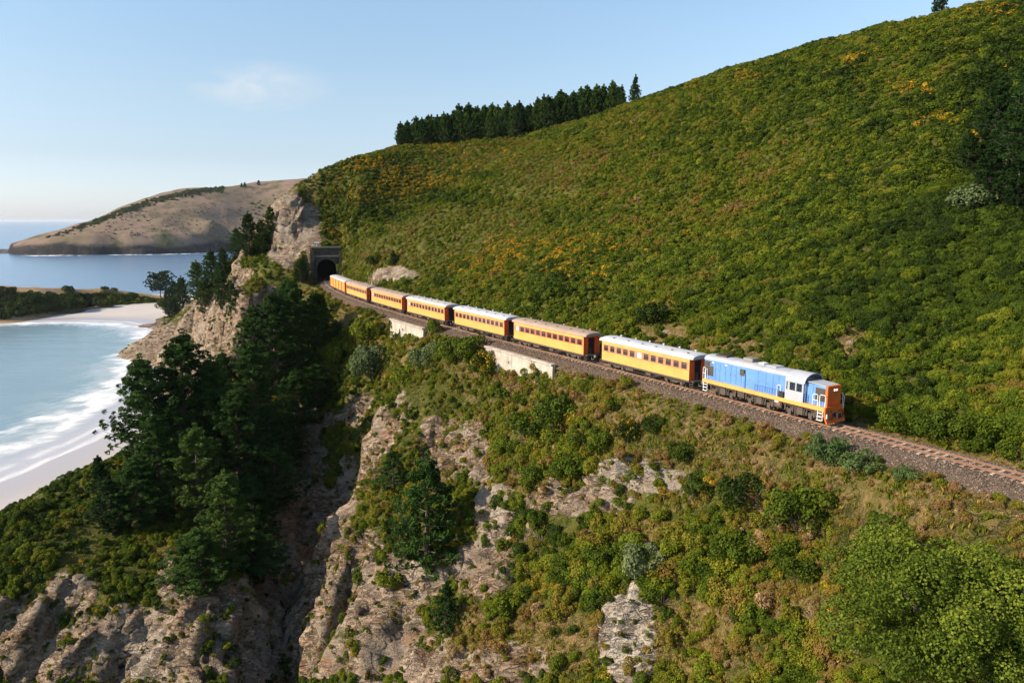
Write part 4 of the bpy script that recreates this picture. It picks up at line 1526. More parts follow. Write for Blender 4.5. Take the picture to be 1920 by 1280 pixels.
# square cabinet with pipe on the hood side
xb = lx_(25.15) + .55
MB().box(xb, xb + .55, -HW - .16, -HW - .005, 2.72, 3.28).build("sandbox_hatch", M_GRILLE, loco, 0.02)
MB().box(xb + .40, xb + .62, -HW - .10, -HW - .005, ZS + .02, 2.9).build("side_pipe", M_BLUED, loco, 0.01)
for x, z in ((lx_(28.1), 3.3), (lx_(26.4), 3.32)):
    MB().box(x - .14, x + .14, -HW - .05, -HW - .032, z - .06, z + .06).build("white_plate", M_WHITE, loco)
# roof furniture
rf_ = MB().box(lx_(28.3), lx_(26.9), -.55, .55, ZR_, ZR_ + .16).build("radiator_fan_hatch", M_GRILLE, loco, 0.03)
for x in (lx_(27.95), lx_(27.25)):
    MB().tube([(x, 0, ZR_ + .16), (x, 0, ZR_ + .20)], .42, 16).build("fan", M_DARK, rf_)
MB().box(lx_(25.0), lx_(23.9), -.35, .55, ZR_ + .01, ZR_ + .34).build("exhaust_box", M_STEEL, loco, 0.03)
MB().box(lx_(23.2), lx_(22.6), -.30, .35, ZR_ + .01, ZR_ + .14).build("roof_hatch", M_WHITE, loco, 0.02)
MB().box(lx_(22.1), lx_(21.0), -.55, .55, ZR_ + .005, ZR_ + .09).build("roof_hatch", M_GREYL, loco, 0.02)
for a in (24.6, 22.3, 20.7):
    x = lx_(a)
    MB().prism([(y * 1.012, z + .012) for y, z in prh], x - .025, x + .025).build("roof_seam", M_GREYL, loco)
# lifting of grab rails on the cab roof
# cab
CW = 1.24
ZCE, ZCR = 3.22, 4.02
prc = [(CW, ZS), (CW, ZCE)] + [(CW * math.cos(a), ZCE + (ZCR - ZCE) * math.sin(a)) for a in np.linspace(.22, math.pi - .22, 11)] + [(-CW, ZCE), (-CW, ZS)]
WZ0, WZ1 = 2.40, 3.17
cab = MB()
# side walls with window holes, floor, roof and back
for sg in (-1, 1):
    y0, y1 = sorted((sg * CW, sg * (CW - .06)))
    cab.box(xc0, xc1, y0, y1, ZS, WZ0)
    cab.box(xc0, xc0 + .10, y0, y1, WZ0, ZCE)
    cab.box(xc0 + .28, xc0 + .44, y0, y1, WZ0, ZCE)
    cab.box(xc0 + 1.08, xc0 + 1.15, y0, y1, WZ0, ZCE)
    cab.box(xc1 - .12, xc1, y0, y1, WZ0, ZCE)
    cab.box(xc0 + .10, xc1 - .12, y0, y1, WZ1, ZCE)
cabo = cab.build("cab", M_GREYL, loco)
ra = [(CW * math.cos(a) * 1.012, ZCE + (ZCR - ZCE) * math.sin(a)) for a in np.linspace(0, math.pi, 15)]
rb = [(y * .94, ZCE + (z - ZCE) * .94 - .0) for y, z in ra]
MB().prism(ra + rb[::-1], xc0 - .02, xc1 + .10).build("cab_roof", M_GREYL, loco)
MB().box(xc0, xc1, -CW + .06, CW - .06, ZS, ZS + .05).build("cab_floor", M_STEEL, loco)
MB().prism([(y * .96, z if z > ZS + .2 else z + .05) for y, z in prc], xc0 + .005, xc0 + .06).build("cab_back_wall", M_GREYL, loco)
# cab front: dark blue bulkhead with four panes above the short hood
M_BLUEK = paint("dark_blue_bulkhead", (0.045, 0.06, 0.15), 0.5, 0.3, (0.05, 0.04, 0.04))
ft = MB().prism([(y * .965, z) for y, z in prc], xc1 - .06, xc1)
front = ft.build("cab_front", M_BLUEK, loco)
for a, b in ((-.96, -.08), (.08, .96)):
    zt_ = 3.62
    MB().prism([(a, 3.38), (b, 3.38), (b, 3.80 if abs(b) < .5 else 3.50), (a, 3.80 if abs(a) < .5 else 3.50)], xc1, xc1 + .015).build("windscreen", M_PANE, front)
for sg in (-1, 1):
    y0 = sg * 1.0
    MB().prism([(y0 - .13, 2.35), (y0 + .13, 2.35), (y0 + .13, 3.10), (y0 + .05, 3.22), (y0 - .05, 3.22), (y0 - .13, 3.10)], xc1 + .001, xc1 + .03).build("front_door_window", M_PANEB, front)
for a, b in ((xc0 + .10, xc0 + .28), (xc0 + .44, xc0 + 1.08), (xc0 + 1.15, xc1 - .12)):
    wf = MB()
    y0 = -CW
    for q_ in ((a, a + .03, WZ0, WZ1), (b - .03, b, WZ0, WZ1), (a + .03, b - .03, WZ0, WZ0 + .03), (a + .03, b - .03, WZ1 - .03, WZ1)):
        wf.box(q_[0], q_[1], y0 - .008, y0 + .05, q_[2], q_[3])
    wo_ = wf.build("cab_window", M_GREYL, loco)
    MB().box(a + .03, b - .03, y0 + .02, y0 + .028, WZ0 + .03, WZ1 - .03).build("pane", M_CLEAR, wo_)
sd_ = MB()
sd_.box(xc0 + .35, xc0 + .85, -.9, -.4, ZS + .05, 2.05)
sd_.box(xc0 + .32, xc0 + .42, -.9, -.4, 2.05, 2.6)
sd_.build("driver_seat", M_DARK, loco, 0.03)
# short hood
xn = h - .02
ZN = 3.28
MB().box(xc1, xn - .24, -.82, .82, ZS, ZN - .02).build("short_hood", M_BLUE2, loco, 0.02)
MB().prism([(xc1, ZN + .09), (xn - .22, ZN - .016), (xn - .22, ZN + .045), (xc1, ZN + .15)], -.86, .86, 'y').build("short_hood_top", M_GREYL, loco)
MB().box(xc1 + .62, xc1 + .66, -.845, -.82, ZS + .1, ZN - .1).build("hood_seam", M_BLUED, loco)
g = MB().box(xc1 + .92, xn - .28, -.855, -.82, 1.95, ZN - .22).build("nose_grille", M_GRILLE, loco)
for k in range(8):
    z = 2.0 + k * .13
    MB().box(xc1 + .96, xn - .32, -.88, -.855, z, z + .055).build("louvre", M_GRILLE, g)
nz = MB().box(xn - .24, xn + .02, -.90, .90, ZS - .02, ZN + .05).build("nose", M_ORANGE2, loco, 0.09)
lp = MB().box(xn + .02, xn + .07, -.30, .30, 2.86, 3.10).build("headlight_panel", M_ORANGE2, loco, 0.02)
for y in (-.14, .14):
    hl = MB().tube([(xn + .065, y, 2.98), (xn + .10, y, 2.98)], .105, 12).build("headlight", M_STEEL, loco)
    MB().tube([(xn + .10, y, 2.98), (xn + .108, y, 2.98)], .085, 12).build("lens", M_LAMP, hl)
for z, w_ in ((2.62, .55), (2.25, .45)):
    MB().box(xn + .02, xn + .05, -w_, w_, z, z + .045).build("nose_strap", M_ORANGE2, loco)
MB().box(xn + .02, xn + .045, -.5, .5, 1.7, 2.05).build("nose_panel", M_RED, loco, 0.01)
# buffer beam, cow catcher, coupler, hoses
MB().box(h - .02, h + .12, -1.25, 1.25, .80, ZS + .02).build("buffer_beam", M_ORANGE2, loco, 0.02)
cc_ = MB()
cc_.prism([(h - .05, .80), (h + .10, .80), (h + .34, .22), (h + .20, .22)], -1.22, 1.22, 'y')
cc_.build("cow_catcher", M_ORANGE2, loco, 0.02)
cp_ = MB().box(h + .10, h + .55, -.14, .14, .72, 1.02).box(h + .45, h + .62, -.24, .24, .66, 1.08)
cp_.build("coupler", M_DARK, loco, 0.03)
hs = MB()
for y in (-.85, -.55, .5, .8):
    hs.tube([(h + .12, y, 1.25), (h + .30, y, 1.15), (h + .34, y, .75), (h + .24, y + .05, .5)], .035, 6)
hs.build("brake_hose", M_DARK, loco)
MB().tube([(h + .12, -1.05, .62), (h + .12, -1.05, 1.0)], .10, 8).build("marker_lamp", M_WHITE, loco)
# steps and hand rails, white
for sx0, nm in ((h - .62, "front_steps"), (-h + .18, "rear_steps")):
    for sy in (-1, 1):
        b = MB()
        for xx in (sx0, sx0 + .50):
            b.box(xx - .022, xx + .022, sy * 1.24 - .02, sy * 1.24 + .02, .38, 1.2)
        for z in (.40, .72, 1.02):
            b.box(sx0, sx0 + .5, sy * 1.24 - .10, sy * 1.24 + .03, z, z + .045)
        b.build("boarding_step", M_WHITE, loco)
MB().box(h - .62, h - .08, -1.20, -1.15, .42, 1.18).build("step_backing", M_UNDER, loco)


def hoop(x0, x1, y, z0, z1, mat, r=.022, mid=True):
    b = MB().tube([(x0, y, z0), (x0, y, z1 - .08), (x0 + .07, y, z1), (x1 - .07, y, z1), (x1, y, z1 - .08), (x1, y, z0)], r, 6)
    if mid:
        b.tube([(x0, y, (z0 + z1) / 2), (x1, y, (z0 + z1) / 2)], r * .9, 5)
    return b.build("hand_rail", mat, loco)


hoop(h - .62, h - .02, 1.18, ZS, 2.55, M_WHITE, .022)
hoop(h - 1.22, h - .72, -1.19, ZS, 2.55, M_WHITE, .028)
hoop(h - .52, h + .02, -1.19, ZS, 2.60, M_WHITE, .028, False)
hoop(-h + .02, -h + .30, -1.19, ZS, 2.70, M_WHITE, .028)
hoop(-h + .36, -h + .58, -1.19, ZS, 2.6, M_WHITE, .022, False)
hoop(lx_(20.25), lx_(19.85), -1.17, ZS, 2.6, M_WHITE, .026, False)
hoop(xc1 + .12, xc1 + .16, -1.15, ZS, 2.4, M_BLUED, .02, False)
MB().tube([(h + .15, 1.05, 1.3), (h + .15, 1.15, 2.3)], .02, 5).build("hand_rail", M_WHITE, loco)
rl = MB()
xa, xb_ = lx_(22.8), lx_(20.3)
rl.tube([(xa, -1.16, ZS + .62), (xb_, -1.16, ZS + .62)], .022, 5)
for k in range(10):
    x = xa + (xb_ - xa) * k / 9
    rl.tube([(x, -1.16, ZS), (x, -1.16, ZS + .62)], .016, 5)
rl.build("side_railing", M_BLUED, loco)
MB().box(lx_(20.05), lx_(19.5), -HW - .20, -HW - .035, ZS, ZS + .55).build("tool_box", M_DARK, loco, 0.03)
for a in (26.9, 25.4, 24.6):
    pass
# bogies: three two-axle trucks, with springs, and tanks between
for xx in (-h + 2.55, 0.0, h - 2.55):
    bg_ = bogie(loco, xx, 2.15, .46, "bogie")
    for sy in (-1, 1):
        for q_ in (-.72, -.45, .45, .72):
            MB().tube([(q_, sy * 1.02, .46), (q_, sy * 1.02, .98)], .06, 6).build("spring", M_BOGIE, bg_)
        MB().box(-.32, .32, sy * 1.02 - .05, sy * 1.02 + .05, .42, 1.05).build("bolster", M_BOGIE, bg_)
        for q_ in (-1.56, 1.56):
            MB().box(q_ - .06, q_ + .06, sy * .98 - .05, sy * .98 + .05, .5, 1.1).build("bracket", M_BOGIE, bg_)
for xx in (-h + 4.85, h - 4.85):
    MB().box(xx - .42, xx + .42, -1.1, 1.1, .55, 1.15).build("fuel_tank", M_UNDER, loco, 0.05)
MB().box(h - 4.95, h - 4.55, -1.16, -1.10, .78, .98).build("filler_cap", M_RUST, loco)
MB().box(h - 5.15, h - 4.75, -1.17, -1.10, 1.02, 1.14).build("data_plate", M_WHITE, loco)

# ------------------------------------------------------------------ the driver, seated at the cab window
M_SKIN = paint("skin", (0.52, 0.27, 0.18), 0.6, 0.1, streak=False)
M_SHIRT = paint("red_shirt", (0.42, 0.07, 0.05), 0.85, 0.1, streak=False)
M_HAIR = paint("dark_hair", (0.05, 0.03, 0.02), 0.8, 0.1, streak=False)


def skin_body(name, verts, edges_, radii, mat, parent, root=0, subd=1):
    me = bpy.data.meshes.new(name)
    me.from_pydata(verts, edges_, [])
    o = link(name, me, parent, mat)
    md = o.modifiers.new("skin", 'SKIN')
    lay = me.skin_vertices[0].data if me.skin_vertices else None
    if lay is None:
        bm = bmesh.new()
        bm.from_mesh(me)
        bm.verts.layers.skin.verify()
        bm.to_mesh(me)
        bm.free()
        lay = me.skin_vertices[0].data
    for i, r in enumerate(radii):
        lay[i].radius = r if isinstance(r, tuple) else (r, r)
        lay[i].use_root = (i == root)
    sdv = o.modifiers.new("sub", 'SUBSURF')
    sdv.levels = subd
    sdv.render_levels = subd
    return o


bpy.context.view_layer.update()
dp = loco.matrix_world @ Vector((xc0 + .62, -.72, ZS + .55))
drv = empty("person", dp, loco.rotation_euler.z, "driver in a red shirt seated at the side window of the locomotive cab", "person")
bv = [(0, 0, 0), (.0, 0, .22), (.03, 0, .42), (.03, -.17, .46), (.10, -.27, .24), (.32, -.24, .20), (.42, -.22, .22), (.03, .17, .46), (.12, .25, .22), (.34, .18, .18), (.43, .15, .19),
      (.03, 0, .52), (.12, -.10, -.02), (.46, -.11, -.02), (.48, -.11, -.40), (.58, -.11, -.44), (.12, .10, -.02), (.46, .11, -.02), (.48, .11, -.40), (.58, .11, -.44)]
be = [(0, 1), (1, 2), (2, 3), (3, 4), (4, 5), (5, 6), (2, 7), (7, 8), (8, 9), (9, 10), (2, 11), (0, 12), (12, 13), (13, 14), (14, 15), (0, 16), (16, 17), (17, 18), (18, 19)]
brd = [.15, .14, .13, .075, .05, .04, .03, .075, .05, .04, .03, .06, .09, .07, .05, .045, .09, .07, .05, .045]
skin_body("clothed_body", bv, be, brd, M_SHIRT, drv)
hv_ = [(.035, 0, .50), (.045, 0, .60), (.05, 0, .66), (.055, 0, .74), (.05, 0, .80), (.15, 0, .69)]
skin_body("head", hv_, [(0, 1), (1, 2), (2, 3), (3, 4), (3, 5)], [.05, .06, .085, .10, .07, .014], M_SKIN, drv)
skin_body("hair", [(.01, 0, .70), (.02, 0, .78), (.045, 0, .83)], [(0, 1), (1, 2)], [.085, .10, .07], M_HAIR, drv)
for sy in (-1, 1):
    y_ = -.20 if sy < 0 else .15
    base = Vector((.42, y_, .21))
    pts_, es_, rs_ = [tuple(base), tuple(base + Vector((.06, 0, .01)))], [(0, 1)], [.028, .032]
    for k in range(4):
        i0 = len(pts_)
        o_ = (k - 1.5) * .018
        pts_ += [tuple(base + Vector((.10, o_, .02))), tuple(base + Vector((.135 + .01 * (k in (1, 2)), o_, .0))), tuple(base + Vector((.13, o_, -.03)))]
        es_ += [(1, i0), (i0, i0 + 1), (i0 + 1, i0 + 2)]
        rs_ += [.009, .0085, .008]
    i0 = len(pts_)
    pts_ += [tuple(base + Vector((.05, sy * .035, .03))), tuple(base + Vector((.09, sy * .03, .045)))]
    es_ += [(0, i0), (i0, i0 + 1)]
    rs_ += [.011, .009]
    skin_body("hand", pts_, es_, rs_, M_SKIN, drv)

# @@PART3@@
# ------------------------------------------------------------------ foliage meshes
def quads_from(cen, nor, tan, wid, hei):
    """one quad per row: centre, facing normal, tangent, width and height"""
    nor = nor / np.linalg.norm(nor, axis=1)[:, None]
    t1 = np.cross(nor, tan)
    t1 /= (np.linalg.norm(t1, axis=1)[:, None] + 1e-9)
    t2 = np.cross(nor, t1)
    a, b = t1 * wid[:, None] / 2, t2 * hei[:, None] / 2
    bend = nor * (hei[:, None] * 0.12)
    V = np.stack([cen - a - b * 0.6, cen + a * 0.9 - b + bend, cen + a + b * 0.7, cen - a * 0.8 + b - bend], 1).reshape(-1, 3)
    return V, np.arange(len(V)).reshape(-1, 4)


def unit(n, r, up=0.0):
    d = r.normal(size=(n, 3))
    d[:, 2] += up
    return d / np.linalg.norm(d, axis=1)[:, None]


def bush_mesh(name, seed, nleaf, leaf, nlobes=9, height=1.0, lobe=(0.30, 0.52), flowers=0.0, mat=None, ragged=0.12, spread=0.62):
    r = np.random.default_rng(seed)
    a = r.random(nlobes) * 2 * math.pi
    q_ = np.sqrt(r.random(nlobes)) * spread
    c = np.stack([np.cos(a) * q_, np.sin(a) * q_, (0.22 + 0.55 * r.random(nlobes) * (1 - q_ ** 2)) * height], 1)
    rad = r.uniform(*lobe, nlobes)
    lb = r.random(nlobes)
    n = nleaf * 2
    k = r.choice(nlobes, n, p=rad ** 2 / (rad ** 2).sum())
    d = unit(n, r, 0.45)
    rr = rad[k] * (1 + ragged * (r.random(n) * 1.9 - 1.1))
    pos = c[k] + d * rr[:, None]
    depth = np.min(np.stack([np.linalg.norm(pos - c[j], axis=1) / rad[j] for j in range(nlobes)], 1), axis=1)
    ok = (depth > 0.78) & (pos[:, 2] > -0.05)
    pos, d, k = pos[ok][:nleaf], d[ok][:nleaf], k[ok][:nleaf]
    n = len(pos)
    nor = d * 0.8 + unit(n, r, 0.3) * 0.75
    s = leaf * r.uniform(0.65, 1.35, n)
    V, Q = quads_from(pos, nor, unit(n, r), s * 0.75, s * 1.25)
    lv = np.clip(0.55 * r.random(n) + 0.45 * lb[k], 0, 1)
    mi = np.zeros(n, int)
    if flowers:
        f = (r.random(n) < flowers * np.clip(lb[k] * 1.6, 0, 1.5)) & (d[:, 2] > -0.1)
        mi[f] = 1
    me = mesh_np(name, V, Q, attrs={'lv': np.repeat(lv, 4)}, mats=mi)
    me.materials.append(mat or M_LEAF)
    if flowers:
        me.materials.append(M_FLOWER)
    return me


def tuft_mesh(name, seed, n=26, h=0.6, spread=0.35, mat=None, wid=0.045, lean=0.5):
    r = np.random.default_rng(seed)
    a = r.random(n) * 2 * math.pi
    q_ = r.random(n) * spread
    b = np.stack([np.cos(a) * q_, np.sin(a) * q_, np.full(n, -0.06)], 1)
    dirv = np.stack([np.cos(a) * lean * r.uniform(0.2, 1.3, n), np.sin(a) * lean * r.uniform(0.2, 1.3, n), np.ones(n)], 1)
    hh = h * r.uniform(0.6, 1.15, n)
    side = np.stack([-np.sin(a + r.normal(0, .5, n)), np.cos(a + r.normal(0, .5, n)), np.zeros(n)], 1) * wid
    mid = b + dirv * (hh * 0.55)[:, None]
    tip = mid + dirv * np.array([1.5, 1.5, 0.75]) * (hh * 0.5)[:, None]
    V = np.stack([b - side, b + side, mid + side * .8, mid - side * .8, tip], 1).reshape(-1, 3)
    i = np.arange(n) * 5
    Q = np.stack([i, i + 1, i + 2, i + 3], 1)
    T = np.stack([i + 3, i + 2, i + 4], 1)
    me = mesh_np(name, V, Q, T, attrs={'lv': np.repeat(r.random(n), 5)})
    me.materials.append(mat or M_GRASS)
    return me


def twig_mesh(name, seed, n=40, h=1.0):
    r = random.Random(seed)
    b = MB()
    for _ in range(n):
        a = r.uniform(0, 2 * math.pi)
        l = h * r.uniform(0.5, 1.1)
        d = Vector((math.cos(a) * r.uniform(.2, 1.0), math.sin(a) * r.uniform(.2, 1.0), r.uniform(.4, 1.0))).normalized() * l
        k = d + Vector((r.uniform(-.2, .2), r.uniform(-.2, .2), r.uniform(-.05, .2)))
        b.tube([(0, 0, -.05), d * .5, k], .018, 3, .006)
    me = b.mesh(name)
    me.materials.append(M_DEAD)
    return me


M_DEAD = paint("dead_grey_brown_twigs", (0.30, 0.205, 0.14), 0.9, 0.4, (0.14, 0.09, 0.06), streak=False, spec=0.1)


def pine_mesh(name, seed, h=18.0, rad=4.5, whorls=15, per=6, clumps=5, blades=11, blade=(0.62, 0.15), base=0.12, profile='round', up=0.25, droop=0.0, openness=0.25):
    """crown (needle sprays on whorled boughs) and trunk with limbs: two meshes"""
    r = np.random.default_rng(seed)
    tb_ = MB()
    lean = r.normal(0, 0.02, 2) * h
    tpts = [(lean[0] * t_ ** 1.5, lean[1] * t_ ** 1.5, h * t_ * .96 - 0.6 * (1 - t_)) for t_ in np.linspace(0, 1, 6)]
    tb_.tube(tpts, 0.022 * h + 0.05, 7, 0.03)
    C, Dd, LB = [], [], []
    for i in range(whorls):
        t_ = base + (1 - base) * (i + r.uniform(-.3, .3)) / whorls
        t_ = min(max(t_, base * .7), 0.985)
        if profile == 'pine':
            f0 = max(0, (t_ - base) / (1 - base))
            pr = min(1, (f0 + .14) * 3.0) * (1 - f0) ** .72 * 1.08 + .05
        elif profile == 'cone':
            pr = (1 - t_) ** 0.8 * 1.05 + .04
        elif profile == 'flat':
            pr = 0.35 + 1.0 * math.sin(math.pi * min(1, (t_ - base) / (1 - base) * .62 + .25)) * .75
        else:
            pr = math.sin(math.pi * (0.16 + 0.80 * (t_ - base) / (1 - base))) ** 0.8
        o = np.array([lean[0] * t_ ** 1.5, lean[1] * t_ ** 1.5, h * t_ * .96])
        a0 = r.random() * 6.28
        for j in range(per):
            if r.random() < openness * .5:
                continue
            az = a0 + 2 * math.pi * (j + r.uniform(-.35, .35)) / per
            L_ = rad * pr * r.uniform(0.62, 1.12)
            if L_ < 0.15:
                continue
            e = up * r.uniform(0.2, 1.5) - droop * pr
            d = np.array([math.cos(az), math.sin(az), e])
            d /= np.linalg.norm(d)
            tipv = o + d * L_ + np.array([0, 0, 0.10 * L_ * (1 if droop == 0 else -.5)])
            if L_ > 0.8:
                tb_.tube([tuple(o), tuple(o + d * L_ * .55), tuple(tipv)], 0.018 * L_ + .02, 4, .012)
            lbv = r.random()
            for k in range(clumps):
                f = 0.30 + 0.72 * (k + r.random() * .8) / clumps
                cpos = o + d * L_ * f + np.array([0, 0, 0.10 * L_ * f * f]) + r.normal(0, .07 + .085 * L_ * f, 3) * [1, 1, .5]
                C.append(cpos)
                Dd.append(d)
                LB.append(lbv)
    # leader
    for k in range(4):
        C.append(np.array([lean[0], lean[1], h * (.93 + .022 * k)]))
        Dd.append(np.array([0, 0, 1.0]))
        LB.append(.6)
    C, Dd, LB = np.array(C), np.array(Dd), np.array(LB)
    n = len(C) * blades
    ci = np.repeat(np.arange(len(C)), blades)
    sd_ = unit(n, r, 0.35) + Dd[ci] * 0.8
    sd_ /= np.linalg.norm(sd_, axis=1)[:, None]
    ln = blade[0] * r.uniform(0.6, 1.3, n)
    cen = C[ci] + sd_ * (ln * .45)[:, None]
    ref = unit(n, r)
    nor = np.cross(sd_, ref)
    V, Q = quads_from(cen, nor, np.cross(nor, sd_), blade[1] * r.uniform(.7, 1.4, n), ln)
    V_ = V
    lv = np.clip(.5 * r.random(n) + .5 * LB[ci], 0, 1)
    crown = mesh_np(name + "_crown", V_, Q, attrs={'lv': np.repeat(lv, 4)})
    crown.materials.append(M_PINE)
    trunk = tb_.mesh(name + "_trunk")
    trunk.materials.append(M_TWIG)
    return crown, trunk


def broad_tree(name, seed, h=6.0, rad=4.0, nleaf=5000, leaf=0.16, lobes=26, mat=None, flat=1.0):
    r = np.random.default_rng(seed)
    c, rd = [], []
    for i in range(lobes):
        d = unit(1, r, 0.35)[0]
        q_ = r.uniform(0.45, 0.95)
        c.append([d[0] * rad * q_, d[1] * rad * q_, h * .52 + d[2] * h * .40 * q_ * flat])
        rd.append(rad * r.uniform(.10, .27))
    c, rd = np.array(c), np.array(rd)
    lb = r.random(lobes)
    n = nleaf * 2
    k = r.choice(lobes, n, p=rd ** 2 / (rd ** 2).sum())
    d = unit(n, r, .35)
    pos = c[k] + d * (rd[k] * (1 + .14 * (r.random(n) * 2 - 1.2)))[:, None]
    dep = np.min(np.stack([np.linalg.norm(pos - c[j], axis=1) / rd[j] for j in range(lobes)], 1), axis=1)
    ok = (dep > .74) & (pos[:, 2] > .02 * h)
    pos, d, k = pos[ok][:nleaf], d[ok][:nleaf], k[ok][:nleaf]
    n = len(pos)
    nor = d * .8 + unit(n, r, .3) * .8
    s = leaf * r.uniform(.6, 1.4, n)
    V, Q = quads_from(pos, nor, unit(n, r), s * .8, s * 1.2)
    lv = np.clip(.55 * r.random(n) + .45 * lb[k], 0, 1)
    crown = mesh_np(name + "_crown", V, Q, attrs={'lv': np.repeat(lv, 4)})
    crown.materials.append(mat or M_LEAF)
    tb_ = MB().tube([(0, 0, -.5), (0.05 * rad, 0, h * .3), (0.02, .06 * rad, h * .55)], .05 * h, 7, .02 * h)
    for j in range(min(lobes, 12)):
        tb_.tube([(0.03 * rad, 0, h * .2), tuple(c[j] * [.5, .5, .75]), tuple(c[j])], .018 * h, 5, .006 * h)
    trunk = tb_.mesh(name + "_trunk")
    trunk.materials.append(M_TWIG)
    return crown, trunk


# ------------------------------------------------------------------ scattered ground cover (nobody could count it)
VARS = {}


def scatter(name, pts, sc_, tint, idx, key, meshes, nrm_=None, tilt=0.25, squash=(0.8, 1.2)):
    """one object whose points carry copies of small plant meshes (geometry nodes)"""
    if key not in VARS:
        cc = bpy.data.collections.new("plants_" + key)
        for i, me in enumerate(meshes):
            oo = bpy.data.objects.new("%s_%02d" % (key, i), me)
            cc.objects.link(oo)
        VARS[key] = cc
    cc = VARS[key]
    n = len(pts)
    rot = np.stack([rng.normal(0, tilt * .5, n), rng.normal(0, tilt * .5, n), rng.random(n) * 6.283], 1)
    if nrm_ is not None:
        rot[:, 0] += -nrm_[:, 1] * tilt
        rot[:, 1] += nrm_[:, 0] * tilt
    s3 = np.stack([sc_ * rng.uniform(.85, 1.2, n), sc_ * rng.uniform(.85, 1.2, n), sc_ * rng.uniform(*squash, n)], 1)
    me = mesh_np(name, pts, attrs={'rot': rot, 'scl': s3, 'tint': np.asarray(tint, float), 'idx': np.asarray(idx, int)})
    o = link(name, me)
    o['kind'] = 'stuff'
    ng = bpy.data.node_groups.new("scatter_" + name, 'GeometryNodeTree')
    ng.interface.new_socket("Geometry", in_out='INPUT', socket_type='NodeSocketGeometry')
    ng.interface.new_socket("Geometry", in_out='OUTPUT', socket_type='NodeSocketGeometry')
    gi, go = ng.nodes.new('NodeGroupInput'), ng.nodes.new('NodeGroupOutput')
    ci = ng.nodes.new('GeometryNodeCollectionInfo')
    ci.inputs['Collection'].default_value = cc
    ci.inputs['Separate Children'].default_value = True
    ci.inputs['Reset Children'].default_value = True
    ip = ng.nodes.new('GeometryNodeInstanceOnPoints')
    ip.inputs['Pick Instance'].default_value = True

    def attr(nm, ty):
        a = ng.nodes.new('GeometryNodeInputNamedAttribute')
        a.data_type = ty
        a.inputs['Name'].default_value = nm
        return a.outputs['Attribute']
    e2r = ng.nodes.new('FunctionNodeEulerToRotation')
    ng.links.new(attr('rot', 'FLOAT_VECTOR'), e2r.inputs[0])
    ng.links.new(gi.outputs[0], ip.inputs['Points'])
    ng.links.new(ci.outputs[0], ip.inputs['Instance'])
    ng.links.new(attr('idx', 'INT'), ip.inputs['Instance Index'])
    ng.links.new(e2r.outputs[0], ip.inputs['Rotation'])
    ng.links.new(attr('scl', 'FLOAT_VECTOR'), ip.inputs['Scale'])
    ng.links.new(ip.outputs[0], go.inputs[0])
    md = o.modifiers.new("scatter", 'NODES')
    md.node_group = ng
    return o


# terrain faces as a sampling ground
fa = VG[quads]
fcen = fa.mean(1)
farea = 0.5 * np.linalg.norm(np.cross(fa[:, 2] - fa[:, 0], fa[:, 3] - fa[:, 1]), axis=1)
fn = np.cross(fa[:, 2] - fa[:, 0], fa[:, 3] - fa[:, 1])
fn /= (np.linalg.norm(fn, axis=1)[:, None] + 1e-9)
fn[fn[:, 2] < 0] *= -1
fU, fV = to_photo(fcen[:, 0], fcen[:, 1], fcen[:, 2])
fs_, fnn = S0[quads].mean(1), N0[quads].mean(1)
frock, fdry, fpale = rockA[quads].mean(1), dryA[quads].mean(1), paleA[quads].mean(1)
inview = keep & (fU > -80) & (fU < 2000) & (fV > -60) & (fV < 1380) & (fcen[:, 2] > 1.2)
before = fs_ < S_PORTAL - 0.5
onbed = before & (fnn > -3.3) & (fnn < 3.6)
big_n = fbm(fcen * 0.035, 3)
mid_n = fbm(fcen * 0.14 + 5, 4, 0.55)
fin_n = fbm(fcen * 0.55 + 9, 3, 0.6)


def sample(mask, dens, seed):
    r = np.random.default_rng(seed)
    lam = farea * dens * mask
    n = r.poisson(lam)
    i = np.repeat(np.arange(len(n)), n)
    a, b = r.random(len(i)), r.random(len(i))
    q4 = fa[i]
    pts = (q4[:, 0] * ((1 - a) * (1 - b))[:, None] + q4[:, 1] * (a * (1 - b))[:, None] + q4[:, 2] * (a * b)[:, None] + q4[:, 3] * ((1 - a) * b)[:, None])
    return i, pts, r


low_vars = [bush_mesh("scrub_bush", 100 + i, 300, 0.20, 7, rng.uniform(.9, 1.25)) for i in range(6)]
low_vars += [bush_mesh("flowering_gorse", 120 + i, 320, 0.19, 7, 1.0, flowers=0.65) for i in range(3)]
hi_vars = [bush_mesh("shrub", 140 + i, 1500, 0.092, 12, rng.uniform(.9, 1.3), (0.22, 0.42)) for i in range(7)]
hi_vars += [bush_mesh("flowering_gorse", 160 + i, 1500, 0.09, 11, 1.0, (0.24, 0.44), flowers=0.45) for i in range(2)]
hi_vars += [twig_mesh("dead_shrub", 170 + i) for i in range(2)]
tuft_vars = [tuft_mesh("grass_tuft", 180 + i) for i in range(4)]

